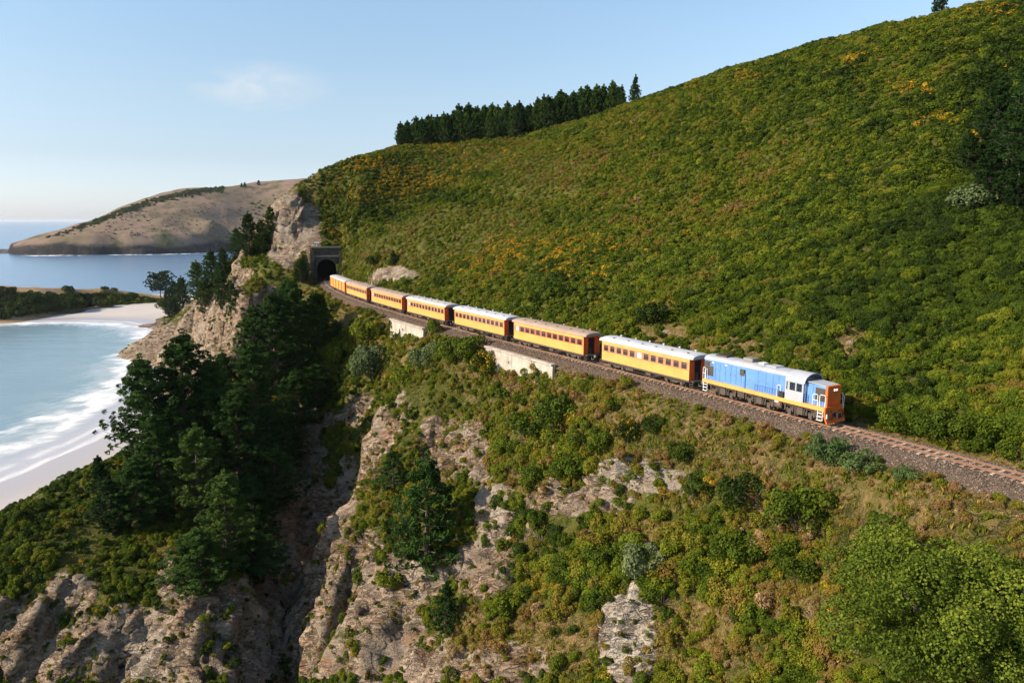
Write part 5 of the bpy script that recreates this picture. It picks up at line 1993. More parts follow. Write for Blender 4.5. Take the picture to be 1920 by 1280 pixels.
YEL = [(790, 335, 60, 22, 1.0), (700, 320, 45, 22, .7), (810, 272, 40, 10, 1.0), (880, 305, 30, 14, .8), (660, 370, 40, 30, .5), (950, 470, 60, 25, .8), (1020, 480, 60, 25, .8), (1100, 465, 50, 20, .8),
       (1200, 485, 30, 14, .6), (900, 500, 50, 25, .5), (1700, 165, 45, 10, .9), (1760, 220, 40, 10, .7), (1870, 15, 40, 14, .9), (1610, 110, 25, 10, .8), (1400, 145, 25, 8, .5), (1300, 160, 25, 8, .6),
       (1060, 445, 30, 15, .6), (1120, 470, 30, 12, .9), (640, 430, 20, 30, .5), (1560, 72, 16, 8, .9), (900, 290, 60, 16, .3), (735, 345, 60, 30, .6), (1000, 500, 100, 20, .5)]
LIGHT = [(860, 430, 130, 45, 0.8), (760, 480, 70, 40, 0.9), (1000, 330, 110, 50, 0.6), (1500, 290, 160, 60, 0.3), (660, 470, 40, 40, 0.8)]  # scrub patches tinted paler so the spur reads as lit relief
DARKG = [(1800, 480, 200, 160, .9), (1880, 270, 90, 170, 1.0), (1650, 600, 150, 120, .7), (820, 370, 60, 14, .9), (740, 405, 50, 16, 1.), (900, 330, 40, 10, .8), (640, 450, 30, 30, .7), (1000, 250, 80, 12, .6), (1800, 820, 160, 60, 0.8)]  # scrub patches tinted darker, painting in the gully and right-hand shade
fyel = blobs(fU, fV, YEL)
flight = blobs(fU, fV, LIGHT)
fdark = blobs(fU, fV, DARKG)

# green scrub all over the hillside
m_ = inview & ~onbed & (((fnn > 4.0) & before) | ((fs_ >= S_PORTAL - .5) & (fcen[:, 1] < 300) & (fnn > -60) & (fcen[:, 2] > 44))) & (frock < 0.4)
print('hill faces', m_.sum(), farea[m_].sum())
dens = (2.0 + 1.1 * smooth(250, 90, fcen[:, 1])) * (1 - .8 * smooth(.15, .4, frock)) * np.where(fdry > .5, .28, 1)
i, pts, r = sample(m_, dens, 21)
n = len(i)
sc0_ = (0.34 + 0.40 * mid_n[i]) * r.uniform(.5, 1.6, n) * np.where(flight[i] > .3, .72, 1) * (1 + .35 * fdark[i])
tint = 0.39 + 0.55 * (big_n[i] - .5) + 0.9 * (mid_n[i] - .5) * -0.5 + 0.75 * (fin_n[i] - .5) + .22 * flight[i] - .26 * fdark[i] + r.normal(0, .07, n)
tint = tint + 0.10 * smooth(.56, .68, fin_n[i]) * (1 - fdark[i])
idx = r.integers(0, 6, n)
yl = (r.random(n) < fyel[i] * 1.5 * smooth(.42, .54, mid_n[i] * .5 + fin_n[i] * .5)) | (r.random(n) < .002)
idx[yl] = r.integers(6, 9, yl.sum())
pts[:, 2] -= 0.08
nearh = pts[:, 1] < 92
far_i = np.where(~nearh)[0]
print('hill n', n)
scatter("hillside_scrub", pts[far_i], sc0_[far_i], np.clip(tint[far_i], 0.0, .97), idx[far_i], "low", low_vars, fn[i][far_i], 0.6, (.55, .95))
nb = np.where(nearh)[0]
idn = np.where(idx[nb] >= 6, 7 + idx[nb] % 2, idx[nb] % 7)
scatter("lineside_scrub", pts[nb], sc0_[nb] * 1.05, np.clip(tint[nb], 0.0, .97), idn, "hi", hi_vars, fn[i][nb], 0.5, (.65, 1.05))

# scrub on the sea side
OPEN = np.maximum(fdry * .85, rockA[quads].mean(1) * (.45 + .65 * smooth(.36, .54, mid_n)))
frock = frock * (.25 + .75 * smooth(.40, .56, mid_n + .05))
m_ = inview & ~onbed & ((fnn < -3.3) | (fs_ >= S_PORTAL - .5)) & ~((fs_ >= S_PORTAL - .5) & (fnn > -60) & (fcen[:, 2] > 44) & (fcen[:, 1] < 300) & (frock < .4))
verge = smooth(-14, -6, fnn) * (fnn < -3.3) * smooth(1000, 1300, fU) * before
dens = (1.5 * smooth(220, 80, fcen[:, 1]) + .5 + 1.6 * verge) * (np.clip(1 - OPEN * 1.05, 0, 1) ** 1.2 + .14 * (mid_n > .48)) * smooth(.36, .52, mid_n + .10)
i, pts, r = sample(m_, dens, 22)
n = len(i)
ctr = smooth(860, 960, fU) * smooth(1620, 1450, fU) * smooth(640, 720, fV)
sc0_ = (0.30 + 0.80 * mid_n[i]) * (1 + .55 * ctr[i] * (r.random(n) < .45)) * r.uniform(.5, 1.35, n) * np.where(frock[i] > .4, .5, 1) * (1 - .5 * verge[i])
LEFTD = smooth(560, 300, fU[i]) * smooth(700, 1000, fV[i])
tint = 0.36 + .20 * verge[i] + .55 * (big_n[i] - .5) + .95 * (fin_n[i] - .5) + r.normal(0, .12, n) - .10 * LEFTD + .25 * np.clip(fdry[i], 0, .6) + .16 * smooth(900, 1200, fV[i]) * smooth(700, 900, fU[i]) * (fin_n[i] > .5)
idx = r.integers(0, 7, n)
u_ = r.random(n)
idx[u_ < .035] = 7
idx[(u_ > .035) & (u_ < .05)] = 8
dead = (u_ > .92) & (fV[i] > 700) & (fU[i] > 600)
idx[dead] = r.integers(9, 11, dead.sum())
pts[:, 2] -= 0.05
print('cliff n', n)
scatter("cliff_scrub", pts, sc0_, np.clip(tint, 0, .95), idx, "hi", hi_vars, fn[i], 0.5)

# grass and dry tussock
m_ = inview & ((fnn < -3.0) | (fnn > 3.3) | ~before) & (fcen[:, 1] < 190) & (frock < .75)
dens = 5.5 * np.clip(fdry * 1.15, 0.10, 1) * smooth(200, 70, fcen[:, 1]) * np.where(fnn > 3.3, .5 * (fnn < 7), 1) * smooth(.33, .5, fin_n + .06) * np.clip(1.15 - frock, 0, 1)
i, pts, r = sample(m_, dens, 23)
n = len(i)
tint = .48 + .9 * (mid_n[i] - .5) + .6 * (fin_n[i] - .5) + r.normal(0, .14, n) - .25 * smooth(-9, -5, fnn[i]) * (fU[i] > 1100) + .1 * frock[i]
scatter("dry_grass", pts, r.uniform(.5, 1.25, n) * .68, np.clip(tint, 0, 1), r.integers(0, 4, n), "tuft", tuft_vars, fn[i], .4)

# loose stones of the ballast, nearest stretch
st_vars = []
for k in range(4):
    bm = bmesh.new()
    bmesh.ops.create_icosphere(bm, subdivisions=1, radius=1.0)
    rr_ = random.Random(k)
    for v in bm.verts:
        v.co *= rr_.uniform(.6, 1.15)
    me = bpy.data.meshes.new("ballast_stone")
    bm.to_mesh(me)
    bm.free()
    ms, t, out = new_mat("ballast_stone")
    oi = N(t, 'ShaderNodeObjectInfo')
    principled(t, out, ramp(t, oi.outputs['Random'], [(0, (0.05, 0.04, 0.035)), (.5, (0.12, 0.084, 0.062)), (.9, (0.21, 0.15, 0.11)), (1, (0.36, 0.29, 0.23))]), .9, 0, None, .2)
    me.materials.append(ms)
    st_vars.append(me)
ns = 46000
ss_ = -12 + 132 * rng.random(ns) ** 1.3
nn_ = rng.uniform(-3.35, 3.2, ns)
bxx, byy, _, _ = track(ss_, nn_)
bzz = np.interp(nn_, [a for a, b in prof_b], [b for a, b in prof_b]) + RAIL_Z
ok = ~((np.abs(np.abs(nn_) - GAUGE / 2) < .12))
scatter("ballast_stones", np.stack([bxx, byy, bzz + .01], 1)[ok], rng.uniform(.035, .075, ok.sum()), np.zeros(ok.sum()), rng.integers(0, 4, ok.sum()), "stone", st_vars, None, 3.0, (.6, 1.1))


# ------------------------------------------------------------------ trees, each a thing
def tree(name, crown, trunk, loc, scale, rz, label, cat, group=None, tint=0.5, sz=None):
    e = empty(name, loc, rz, label, cat, group)
    e.scale = (scale, scale, sz or scale)
    c = link("crown", crown, e)
    c['tint'] = tint
    link("trunk", trunk, e)
    return e


PB = [pine_mesh("pine", 300 + i, 18, 4.9, 22, 7, 8, 25, (0.50, 0.062), .05, 'pine', .50, 0, .3) for i in range(3)]
PC = [pine_mesh("young_pine", 310 + i, 10, 2.6, 16, 6, 5, 12, (0.5, 0.10), .06, 'cone', .35, 0, .2) for i in range(4)]
PF = [pine_mesh("open_pine", 320 + i, 12, 4.6, 14, 6, 8, 18, (0.55, 0.075), .10, 'cone', .12, 0, .35) for i in range(2)]
PU = [pine_mesh("umbrella_pine", 330, 14, 5.5, 9, 7, 8, 16, (0.7, 0.14), .45, 'flat', .35, 0, .2)]
PP_ = [pine_mesh("plantation_pine", 340 + i, 10, 3.4, 14, 6, 5, 10, (0.55, 0.15), .02, 'pine', .6, 0, .1) for i in range(5)]

GR = "dark pines of the cliff top grove"
GROVE = [  # base u, v, top v, radius factor, label
    (285, 900, 665, 1.0, "leftmost tall dark pine of the grove, standing out against the white surf"),
    (345, 885, 622, 1.05, "broad dark pine with the highest rounded top on the left of the grove"),
    (405, 880, 668, 1.0, "dark pine right beside the highest one, in front of the beach corner"),
    (305, 965, 770, .95, "dark pine low on the left flank of the grove above the scrubby point"),
    (375, 985, 790, 1.05, "green lit pine in the middle front of the grove"),
    (450, 930, 720, 1.0, "dark pine at the centre of the grove beside the shaded ravine"),
    (480, 830, 640, 1.0, "dark pine halfway up the grove slope above the ravine"),
    (430, 790, 655, .9, "dark pine behind the centre of the grove toward the beach"),
    (520, 740, 545, 1.05, "spreading dark pine at the upper end of the grove, reaching left over the rock cliff"),
    (478, 715, 572, 1.0, "dark pine overhanging the bare rock cliff above the beach corner"),
    (560, 690, 528, 1.0, "tall dark pine at the top of the grove below the tunnel"),
    (598, 650, 545, 1.0, "rounded dark pine at the top right of the grove, closest to the line"),
    (540, 620, 520, .9, "dark pine at the very top of the grove under the grassy shelf"),
    (430, 1065, 880, 1.0, "drooping green pine at the lower edge of the grove over the pale cliff"),
    (375, 1110, 985, 1.1, "low bright green pine hanging over the pale rock face"),
    (265, 985, 850, 1.1, "bushy dark pine on the scrubby point left of the grove"),
    (505, 880, 760, 1.0, "shaded dark pine at the right edge of the grove in the ravine"),
    (560, 800, 690, 1.0, "dark pine deep in the shaded head of the ravine"),
    (478, 1015, 885, 1.1, "dark pine low in the shade where the grove meets the ravine wall"),  # pines from here on added to thicken the grove and darken the ravine
    (515, 955, 830, 1.1, "shaded pine clinging to the left wall of the ravine"),
    (540, 880, 775, 1.1, "shaded pine on the left wall of the ravine, above the clinging one"),
    (598, 765, 680, 1.1, "dark pine at the upper right edge of the ravine below the yellowish shrub"),
    (470, 1085, 985, 1.3, "lowest dark pine beside the ravine, over the pale rock"),
]
for k, (u, v, vt, rf_k, lab) in enumerate(GROVE):
    L_ = hit(u, v, 60)
    ppm = F / (L_.y * CP - (L_.z - CAM_Z) * SP)
    hgt = (v - vt) / ppm / 0.97
    cr, tk_ = PB[k % 3]
    s_k = hgt / 18.0
    wdt = max(s_k, .8) * rf_k * 1.32
    tree("pine_tree", cr, tk_, L_ - Vector((0, 0, .3)), wdt, k * 1.7, lab, "pine tree", GR, .30 + .2 * random.random() + (.25 if k in (4, 13, 14) else 0), s_k)

SKYLINE = {1760: 147, 1190: 238, 1166: 246}
for (u, v, vt, kind, wf, lab, grp, tn) in [
    (188, 925, 852, 'C', 1.2, "small pointed conifer alone on the scrubby point against the beach sand", None, .2),
    (215, 1000, 890, 'B', 1.3, "dark bushy tree on the point below the small pointed conifer", None, .2),
    (468, 482, 400, 'B', 1.0, "dark tree in the clump left of the bare bluff, second from the rock", "trees left of the bluff", .3),
    (492, 476, 412, 'B', 1.0, "green tree in the clump left of the bluff, standing on the grassy shelf", "trees left of the bluff", .5),
    (447, 492, 428, 'B', 1.1, "low round tree at the left end of the clump by the bluff", "trees left of the bluff", .4),
    (508, 462, 388, 'B', .9, "tree tucked tight against the left side of the bare bluff", "trees left of the bluff", .5),
    (345, 575, 508, 'B', 1.1, "leftmost pine of the belt on the slope above the beach corner", "pine belt above the beach corner", .6),
    (372, 565, 490, 'B', 1.1, "second pine from the left in the belt above the beach corner", "pine belt above the beach corner", .55),
    (398, 552, 470, 'B', 1.1, "tallest pine of the belt above the beach corner", "pine belt above the beach corner", .4),
    (420, 540, 466, 'B', 1.0, "pine at the right end of the belt, next to the grassy shelf", "pine belt above the beach corner", .35),
    (385, 590, 520, 'B', 1.0, "lower pine in front of the belt above the red rocks", "pine belt above the beach corner", .5),
    (440, 598, 528, 'F', .7, "thin pine with a bare trunk on the edge of the rock cliff above the beach", None, .45),
    (420, 580, 500, 'B', .9, "pine in front of the belt beside the thin bare-trunked pine", "pine belt above the beach corner", .4),
    (800, 1075, 845, 'F', 1.0, "large open dark green pine growing from the middle of the sunlit cliff", None, .42),
    (738, 918, 838, 'F', 1.3, "small spreading pine on the rock rib above the large cliff pine", None, .45),
    (835, 1185, 1085, 'F', 1.0, "small dark pine low on the cliff below the large open one", None, .35),
    (565, 530, 484, 'B', 1.3, "small round dark tree left of the tunnel portal", None, .4),
    (738, 498, 470, 'C', 1.5, "little dark conifer on top of the pale rock cutting beside the rear coaches", None, .45),
    (1760, 34, -30, 'C', 1.1, "lone dark conifer on the skyline at the top right", None, .2),
    (1190, 196, 138, 'C', 1.0, "tallest spiky conifer standing apart at the right end of the plantation", None, .3),
    (1166, 206, 158, 'C', 1.0, "slim conifer between the plantation and the tall spiky conifer", None, .3),
]:
    if u in SKYLINE:
        Ys = SKYLINE[u]
        dx_, df_, _ = direction(u, v)
        L_ = Vector((dx_ / df_ * Ys, Ys, float(ground(dx_ / df_ * Ys, Ys)[0])))
    else:
        L_ = hit(u, v, 40)
    ppm = F / (L_.y * CP - (L_.z - CAM_Z) * SP)
    hgt = (v - vt) / ppm / .97
    cr, tk_ = {'B': PB, 'C': PC, 'F': PF, 'U': PU}[kind][random.randrange(len({'B': PB, 'C': PC, 'F': PF, 'U': PU}[kind]))]
    h0 = {'B': 18, 'C': 10, 'F': 12, 'U': 14}[kind]
    s_k = hgt / h0
    tree("pine_tree" if kind != 'C' else "conifer_tree", cr, tk_, L_ - Vector((0, 0, .2)), s_k * wf * (1.25 if kind == 'B' else 1), random.uniform(0, 6), lab, "pine tree" if kind != 'C' else "conifer", grp, tn, s_k)

# dark pines on the right edge of the hillside
for (u, v, vt, wf, lab) in [(1935, 385, 95, 1.0, "big dark pine cut by the right edge of the photo, high on the hillside"),
                            (1885, 330, 200, 1.0, "dark pine in front of the big one at the right edge of the hillside"),
                            (1945, 250, 50, 1.0, "dark pine highest up at the right edge of the hillside"),
                            (1905, 400, 280, 1.1, "lowest dark pine of the shaded clump at the right edge"),
                            (1848, 395, 262, 1.2, "dark spreading pine at the lower left of the shaded clump on the hill"),
                            (1862, 300, 150, 1.1, "dark pine at the upper left of the shaded clump on the right of the hill"),
                            (1812, 325, 245, 1.3, "low dark tree farthest left of the shaded clump on the right of the hill")]:
    L_ = hit(u, v, 40)
    ppm = F / (L_.y * CP - (L_.z - CAM_Z) * SP)
    s_k = (v - vt) / ppm / 18
    cr, tk_ = PB[random.randrange(3)]
    tree("pine_tree", cr, tk_, L_ - Vector((0, 0, .3)), s_k * wf * 1.1, random.uniform(0, 6), lab, "pine tree", "dark pines at the right edge of the hill", .12, s_k)

# plantation on the ridge
for k in range(150):
    f = (k + random.uniform(-.6, .6)) / 149
    row = k % 5
    u = 748 + 420 * f
    Yb = 263 - 10 * f + row * 4.0 + random.uniform(-1.2, 1.2)
    dx_, df_, _ = direction(u, 240)
    xx = dx_ / df_ * Yb
    gz = float(ground(xx, Yb)[0])
    hgt = (7.4 + 3.2 * min(1, f * 4)) * random.uniform(.86, 1.12) * (1.06 if row else .95)
    cr, tk_ = PP_[random.randrange(5)]
    tree("plantation_pine", cr, tk_, (xx, Yb, gz - .2), hgt / 10 * random.uniform(.85, 1.15), random.uniform(0, 6), "dark young pine in the dense plantation row along the ridge skyline", "pine tree", "plantation pines along the ridge", random.uniform(.2, .8), hgt / 10)

# ------------------------------------------------------------------ shrubs one can tell apart
SH_V = [bush_mesh("shrub_crown", 400 + i, 3200, 0.060, 24, 1.2, (0.15, 0.30), spread=.74, ragged=.2) for i in range(4)]
SH_G = [bush_mesh("grey_shrub_crown", 410 + i, 3200, 0.055, 22, 1.1, (0.16, 0.30), mat=M_GREY, ragged=.08) for i in range(2)]
SH_F = [bush_mesh("gorse_crown", 420 + i, 3000, 0.060, 22, 1.2, (0.15, 0.30), flowers=.28, spread=.74, ragged=.2) for i in range(2)]
SH_X = [bush_mesh("feathery_crown", 430 + i, 3000, 0.055, 22, 1.1, (0.14, 0.28), mat=M_BLUE, ragged=.3, spread=.78) for i in range(2)]
stem = MB()
for k in range(6):
    a = k * 1.05
    stem.tube([(0, 0, -.3), (.25 * math.cos(a), .25 * math.sin(a), .25), (.45 * math.cos(a), .45 * math.sin(a), .6)], .045, 5, .015)
STEM = stem.mesh("stems")
STEM.materials.append(M_TWIG)
SHRUBS = [  # centre u, v, width px, kind, tint, height factor, label
    (703, 685, 105, 'G', .25, 1.0, "large rounded grey-green shrub below the upper retaining wall"),
    (800, 672, 85, 'G', .38, .9, "pale grey-green shrub beside the larger rounded grey one"),
    (765, 705, 70, 'V', .42, .9, "light green shrub between the two grey-green shrubs and the rock rib"),
    (868, 655, 90, 'V', .30, .9, "dark olive shrub at the left end of the longer retaining wall"),
    (908, 690, 70, 'F', .15, 1.1, "dark gorse with orange flowers in front of the longer retaining wall"),
    (815, 617, 36, 'V', .30, 1.3, "small dark bush at the right end of the wall nearest the tunnel"),
    (737, 612, 26, 'V', .15, 1.2, "little dark bush in front of the wall nearest the tunnel"),
    (640, 660, 75, 'V', .40, .9, "green shrub on the bank left of the rounded grey shrub"),
    (690, 622, 70, 'V', .36, .9, "green shrub on the bank under the rear coaches"),
    (612, 705, 70, 'V', .45, .9, "yellowish green shrub at the top of the shaded ravine"),
    (1180, 815, 60, 'F', .05, 1.2, "very dark gorse with orange tips on the dry bank below the first coach"),
    (1228, 800, 50, 'V', .12, 1.1, "dark round bush just right of the orange tipped gorse"),
    (1275, 850, 65, 'V', .22, .9, "dark bush at the head of the dry bank above the pale ledge"),
    (1310, 915, 70, 'V', .15, 1.0, "dark bush between the pale ledge and the deep green thicket"),
    (1150, 905, 55, 'V', .25, 1.0, "dark bush on the pale rocky ledge"),
    (1170, 945, 45, 'V', .35, .8, "small olive bush under the pale rocky ledge"),
    (1400, 930, 120, 'V', .08, .9, "broad very dark bush heading the thicket in the middle of the slope"),
    (1500, 955, 140, 'V', .22, .9, "broad brownish green bush right of the darkest thicket bush"),
    (1385, 1030, 110, 'V', .30, .8, "bright green bush in the thicket below the darkest bush"),
    (1500, 1050, 110, 'V', .25, .8, "green bush in the thicket left of the great pale green bush"),
    (1200, 1060, 110, 'G', .55, 1.0, "feathery grey shrub above the white rock outcrop"),
    (1095, 725, 50, 'V', .35, .7, "olive bush on the grassy brink beneath the brown roofed coach"),
    (1050, 775, 110, 'V', .20, .9, "dark green bush on the brink below the longer retaining wall"),
    (990, 800, 90, 'V', .30, .9, "green bush left of the dark one on the brink"),
    (1110, 830, 90, 'V', .24, .9, "green bush on the upper slope left of the dry bank"),
    (1010, 890, 90, 'V', .34, .8, "olive bush halfway down the green rib of the cliff"),
    (1070, 880, 80, 'V', .27, .8, "green bush beside the pale scree under the dry bank"),
    (730, 1090, 55, 'V', .45, 1.1, "bright green bush on the rock rib left of the bare soil slab"),
    (950, 1130, 80, 'V', .28, .8, "olive bush below the bare soil slab"),
    (1060, 1070, 80, 'V', .25, .8, "dark olive bush right of the bare soil slab"),
    (1120, 1130, 70, 'V', .18, .8, "dark bush on the broken slope left of the white rock outcrop"),
    (1250, 1258, 50, 'V', .45, .8, "small olive bush at the foot of the white rock outcrop"),
    (55, 1035, 50, 'V', .50, .8, "bright green cushion shrub on the scrubby point at the far left"),
    (90, 1045, 50, 'V', .48, .8, "second bright green cushion shrub beside the far left one"),
    (1545, 838, 85, 'X', .3, 1.0, "blue-green feathery bush on the brink in front of the locomotive"),
    (1612, 868, 80, 'X', .4, .9, "blue-green feathery bush on the ballast edge ahead of the locomotive"),
    (1705, 888, 60, 'X', .5, .8, "low blue-green bush farther along the ballast edge, right of the others"),
    (1842, 808, 110, 'V', .28, .85, "largest rounded green bush beside the empty track on the uphill side"),
    (1755, 800, 95, 'V', .24, .95, "tall green bush left of the largest rounded trackside bush"),
    (1690, 790, 90, 'V', .22, .95, "dark green bush at the edge of the locomotive shadow"),
    (1905, 845, 70, 'V', .27, .8, "green bush cut by the right edge beside the empty track"),
    (1635, 752, 40, 'F', .2, .9, "gorse bush with a yellow flower cluster behind the locomotive nose"),
    (1830, 372, 120, 'G', .30, .7, "pale brownish shrub patch below the dark pines on the right of the hill"),
    (703, 490, 32, 'V', .02, 1.2, "dark round bush on the slope right of the tunnel portal"),
    (645, 505, 30, 'V', .30, 1.0, "green bush close to the tunnel portal on its right"),
    (1370, 605, 55, 'V', .36, 1.0, "bright bush above the pale cutting behind the first coach"),
    (1225, 592, 65, 'V', .05, 1.0, "dark bush overhanging the pale cutting above the first coach"),
    (575, 590, 50, 'V', .04, 1.0, "very dark bush at the top of the grove beside the line"),
]
for k, (u, v, wd_, kind, tn, hf_, lab) in enumerate(SHRUBS):
    L_ = hit(u, min(v + wd_ * .18 * hf_, 1290), 24)
    ppm = F / (L_.y * CP - (L_.z - CAM_Z) * SP)
    s_k = wd_ / ppm / 2 / .92
    pool = {'V': SH_V, 'G': SH_G, 'F': SH_F, 'X': SH_X}[kind]
    e = empty("gorse_bush" if kind == 'F' else "shrub", L_ - Vector((0, 0, .1 * s_k)), random.uniform(0, 6), lab, "gorse" if kind == 'F' else "shrub")
    e.scale = (s_k, s_k, s_k * hf_ * 1.15)
    c = link("crown", pool[k % len(pool)], e)
    c['tint'] = tn
    link("stems", STEM, e)

M_FRESH = foliage("fresh_green_leaves", [(0.0, (0.022, 0.042, 0.006)), (0.5, (0.095, 0.135, 0.012)), (1.0, (0.22, 0.22, 0.03))], jitter=.7)
# the great pale green bush at the lower right
L_ = hit(1745, 1262, 20)
ppm = F / (L_.y * CP - (L_.z - CAM_Z) * SP)
bc_, bt_ = broad_tree("broadleaf_bush", 500, 7.4, 4.8, 56000, .092, 80, M_FRESH)
tree("broadleaf_bush", bc_, bt_, L_ - Vector((0, 0, .6)), 410 / ppm / 10.0, 0.6, "great spreading light green broadleaf bush filling the lower right corner", "bush", None, .52)
bc2, bt2 = broad_tree("broadleaf_bush", 501, 4.6, 4.4, 28000, .095, 50, M_FRESH)
L_ = hit(1915, 1290, 20)
tree("broadleaf_bush", bc2, bt2, L_ - Vector((0, 0, .6)), .62, 0.2, "shaded darker green bush cut by the lower right corner of the photo", "bush", None, .30)


# ------------------------------------------------------------------ spit and headland planting
def hit_fn(u, v, fn_, y0, y1, st=1.0):
    x, fw, up = direction(u, v)
    Y = np.arange(y0, y1, st)
    X = x / fw * Y
    Zr = CAM_Z + up / fw * Y
    g = fn_(X, Y)
    k = np.argmax(g >= Zr)
    return Vector((X[k], Y[k], float(g[k])))


pts, tn, sc_l = [], [], []
rs = np.random.default_rng(77)
for k in range(700):
    u = rs.uniform(-60, 330)
    top = np.interp(u, [-60, 0, 60, 150, 200, 330], [545, 546, 552, 556, 556, 566])
    bot = np.interp(u, [-60, 0, 60, 120, 180, 330], [602, 599, 590, 583, 574, 573])
    v = top + (bot - top) * rs.random()
    if u > 230 and rs.random() < .45:
        continue
    q = hit_fn(u, v, lf_, 440, 640)
    pts.append(q)
    tn.append(rs.uniform(-.1, .18) if u < 190 else rs.uniform(.2, .6))  # left-hand scrub tinted darker to paint in the shaded bank
    sc_l.append(rs.uniform(1.4, 3.2))
pts = np.array([tuple(q) for q in pts])
scatter("spit_scrub", pts - [0, 0, .3], np.array(sc_l), np.array(tn), rs.integers(0, 6, len(pts)), "low", low_vars, None, .2)
for (u, v, wd_, tn_, lab) in [(72, 552, 13, .15, "small dark bush on the brown top of the spit at the far left"), (5, 546, 30, .05, "dark tree clump at the left end of the spit"), (57, 546, 9, .2, "tiny bush on the spit skyline between the larger ones"),
                              (128, 543, 22, .12, "round dark bush alone on the spit skyline"), (197, 541, 15, .15, "dark bush on the spit skyline, left of a pair"), (215, 544, 14, .35, "lighter bush of the pair on the spit skyline"),
                              (248, 555, 24, .15, "dark bush on the open brown grass near the right end of the spit"), (145, 566, 24, .32, "lighter round bush on the dark bank of the spit"), (282, 566, 28, .1, "dark bush under the umbrella pine on the spit"), (310, 572, 36, .05, "dense dark tree right of the umbrella pine at the beach head")]:
    q = hit_fn(u, v + wd_ * .2, lf_, 440, 680)
    ppm = F / q.y
    s_k = wd_ / ppm / 2 / .9
    e = empty("shrub", q - Vector((0, 0, .2)), random.uniform(0, 6), lab, "shrub")
    e.scale = (s_k, s_k, s_k)
    c = link("crown", SH_V[random.randrange(4)], e)
    c['tint'] = tn_
    link("stems", STEM, e)
q = hit_fn(302, 572, lf_, 440, 680)
s_k = (572 - 510) / (F / q.y) / 14
cr, tk_ = PU[0]
tree("umbrella_pine", cr, tk_, q - Vector((0, 0, .3)), s_k * 1.05, .4, "flat topped dark umbrella pine at the head of the beach", "pine tree", None, .15, s_k)
for (u, v, vt, lab) in [(317, 590, 536, "dark pine close behind the umbrella pine at the beach head"), (331, 588, 522, "taller dark pine between the umbrella pine and the pine belt"), (344, 592, 514, "pine at the beach head touching the left end of the belt"), (326, 598, 556, "low dark tree at the back of the sand beneath the beach head pines")]:
    x, y = on_level(u, v, 2.0)
    s_k = (v - vt) / (F / y) / 18
    cr, tk_ = PB[random.randrange(3)]
    tree("pine_tree", cr, tk_, (x, y, 1.0), s_k * 1.25, random.uniform(0, 6), lab, "pine tree", "pines at the head of the beach", random.uniform(.1, .4), s_k)
# headland scrub along the ridge and in folds
pts, tn, sc_l = [], [], []
for k in range(1250):
    if k < 740:
        f = rs.random() ** .8
        u = 90 + 330 * f
        v = np.interp(u, [90, 150, 190, 230, 290, 350, 420], [443, 425.5, 410, 394, 375, 360, 351.5]) + abs(rs.normal(0, 4.2)) + .4
        if u < 150 and rs.random() < .6:
            continue
        s_ = rs.uniform(1.8, 4.2)
    elif k < 820:
        u = rs.uniform(470, 545)
        v = rs.uniform(343, 420)
        if v < 360 + (545 - u) * .3:
            continue
        s_ = rs.uniform(2, 4)
    else:
        u = rs.uniform(190, 480)
        v = rs.uniform(390, 450)
        s_ = rs.uniform(.8, 2.0)
        if rs.random() < .25:
            continue
    q = hit_fn(u, v, head_z, 1330, 2100, 3.0)
    if q.z < 3 or q.y < 1340:
        continue
    pts.append(tuple(q))
    tn.append(rs.uniform(0, .3))
    sc_l.append(s_)
scatter("headland_scrub", np.array(pts), np.array(sc_l), np.array(tn), rs.integers(0, 6, len(pts)), "low", low_vars, None, .2)
for (u, v, vt, lab) in [(453, 349, 343, "left one of two tiny distant trees on the headland skyline"), (459, 348.5, 342, "right one of two tiny distant trees on the headland skyline"), (485, 346, 339, "tiny distant tree farther right on the headland skyline")]:
    q = hit_fn(u, v + 3, head_z, 1330, 2100, 3.0)
    s_k = (v - vt + 2) / (F / q.y) / 10
    cr, tk_ = PP_[0]
    tree("distant_tree", cr, tk_, q, s_k * 1.6, 0, lab, "tree", None, .2, s_k)


# ------------------------------------------------------------------ rocks on the shore and the headland skerry
def boulder(name, loc, size, seed, label, cat="rock", group=None, mat=None, flat=.7, rz=0):
    bm = bmesh.new()
    bmesh.ops.create_icosphere(bm, subdivisions=4, radius=1.0)
    P_ = np.array([v.co[:] for v in bm.verts])
    n1 = fbm(P_ * 1.3 + seed * 7.1 + 20, 4, .55, True)
    d1_, d2_, c_ = cells(P_ * 1.4 + seed * 3.3 + 20)
    kf = .72 + .55 * (n1 - .4) + .25 * (c_ - .5)
    for v, k in zip(bm.verts, kf):
        v.co *= k
        v.co.z *= flat
    me = bpy.data.meshes.new(name)
    bm.to_mesh(me)
    bm.free()
    o = link(name, me, None, mat or M_WET)
    o.location = loc
    o.scale = size
    o.rotation_euler = (0, 0, rz)
    return tag(o, label, cat, group)


def beach_z(x, y):
    d = float(shore_distance(np.array([x]), np.array([y]))[0])
    return .02 + .028 * min(max(d, 0), 60)


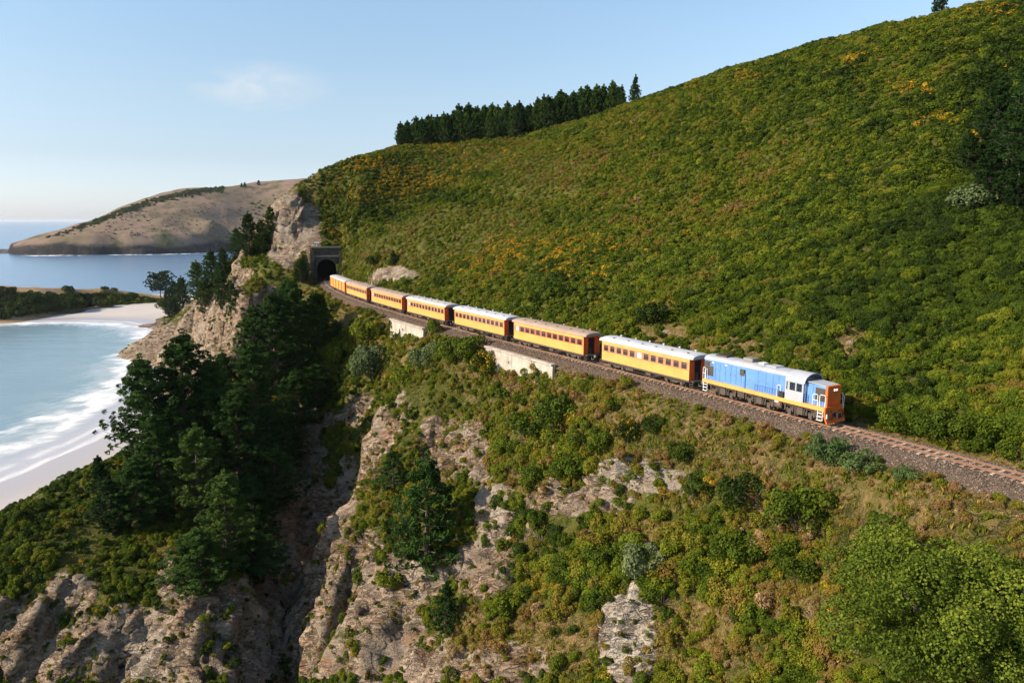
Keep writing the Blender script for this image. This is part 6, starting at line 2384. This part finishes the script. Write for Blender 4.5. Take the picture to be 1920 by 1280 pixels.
M_TANROCK = None
m, t, out = new_mat("tan_shore_rock")
Pp = obj_pos(t)
principled(t, out, ramp(t, noise(t, Pp, 1.2, 6, .65), [(.3, (.10, .075, .06)), (.5, (.30, .20, .15)), (.7, (.46, .35, .28))]), .9, 0, bump(t, noise(t, Pp, 3, 6), .8, .2), .2)
M_TANROCK = m
for (u, v, sx_, sy_, sz_, rz, lab, mt) in [(147, 900, 2.0, 1.7, 2.2, 0, "dark boulder on the sand near the scrubby point", M_WET), (131, 902, 1.6, .9, .7, .2, "low flat dark stone left of the beach boulder", M_WET),
                                          (300, 607, 13, 3.6, 2.2, .75, "long low brown reef running down the sand at the beach corner", M_TANROCK), (322, 601, 10, 4.0, 3.0, .8, "brown rock slab where the reef meets the cliff", M_TANROCK),
                                          (350, 598, 9, 5, 5, .6, "reddish boulder mass at the foot of the pine belt", M_TANROCK), (372, 590, 9, 5, 6, .9, "reddish rocky outcrop right of the boulder mass", M_TANROCK), (392, 613, 9, 2.5, 1.6, .15, "flat dark ledge on the small patch of sand", M_TANROCK),
                                          (410, 600, 6, 4, 6, .4, "tan outcrop against the foot of the rock cliff", M_TANROCK)]:
    x, y = on_level(u, v, 1.0)
    boulder("boulder" if sx_ < 5 else "rock_outcrop", (x, y, max(beach_z(x, y), 0) + sz_ * .12), (sx_, sy_, sz_), int(u), lab, "rock", None, mt, .7, rz)
for (u, v, sx_, sy_, sz_, lab) in [(10, 474, 34, 12, 5, "low dark skerry off the tip of the headland"), (70, 477, 30, 10, 3.5, "low dark reef in the white water below the headland"), (20, 470, 40, 16, 7, "dark ledge at the very tip of the headland")]:
    x, y = on_level(u, v, .5)
    boulder("skerry", (x, y, 0), (sx_, sy_, sz_), int(u) + 3, lab, "rock")

# white water at the foot of the headland: thin sheets of foam on the sea
m, t, out = new_mat("sea_foam")
Pp = geo_pos(t)
nz_ = noise(t, Pp, .05, 5, .65)
fd = N(t, 'ShaderNodeBsdfDiffuse')
fd.inputs['Color'].default_value = (.82, .83, .84, 1)
ft_ = N(t, 'ShaderNodeBsdfTransparent')
fx_ = N(t, 'ShaderNodeMixShader')
lk(t, remap(t, nz_, .46, .56), fx_.inputs[0])
lk(t, ft_.outputs[0], fx_.inputs[1])
lk(t, fd.outputs[0], fx_.inputs[2])
lk(t, fx_.outputs[0], out.inputs['Surface'])
fv, fq = [], []
for (ua, va, ub, vb, th) in [(20, 476, 75, 476, 1.3), (40, 480, 130, 478.5, 1.0), (118, 479, 172, 478.2, .8), (200, 478, 300, 477.2, .6), (300, 477.2, 400, 473.6, .6)]:
    k = len(fv)
    ns_ = 12
    for j in range(ns_ + 1):
        f = j / ns_
        u, v = ua + (ub - ua) * f, va + (vb - va) * f
        hh_ = th * (math.sin(math.pi * f) ** .5 + .05)
        for vv in (v - hh_, v + hh_):
            x, y = on_level(u, vv)
            fv.append((x, y, .06))
    for j in range(ns_):
        fq.append((k + 2 * j, k + 2 * j + 1, k + 2 * j + 3, k + 2 * j + 2))
tag(link("headland_foam", mesh_np("headland_foam", fv, fq), None, m), kind='stuff')

# ------------------------------------------------------------------ thin sea air
hb = MB().box(-61000, 61000, -3200, 81000, -40, 135)
hz_m, t, out = new_mat("sea_air")
pv = N(t, 'ShaderNodeVolumePrincipled')
pv.inputs['Color'].default_value = (0.86, 0.91, 1.0, 1)
pv.inputs['Density'].default_value = 0.000025
pv.inputs['Anisotropy'].default_value = 0.2
lk(t, pv.outputs[0], out.inputs['Volume'])
tag(hb.build("haze", hz_m), kind='stuff')
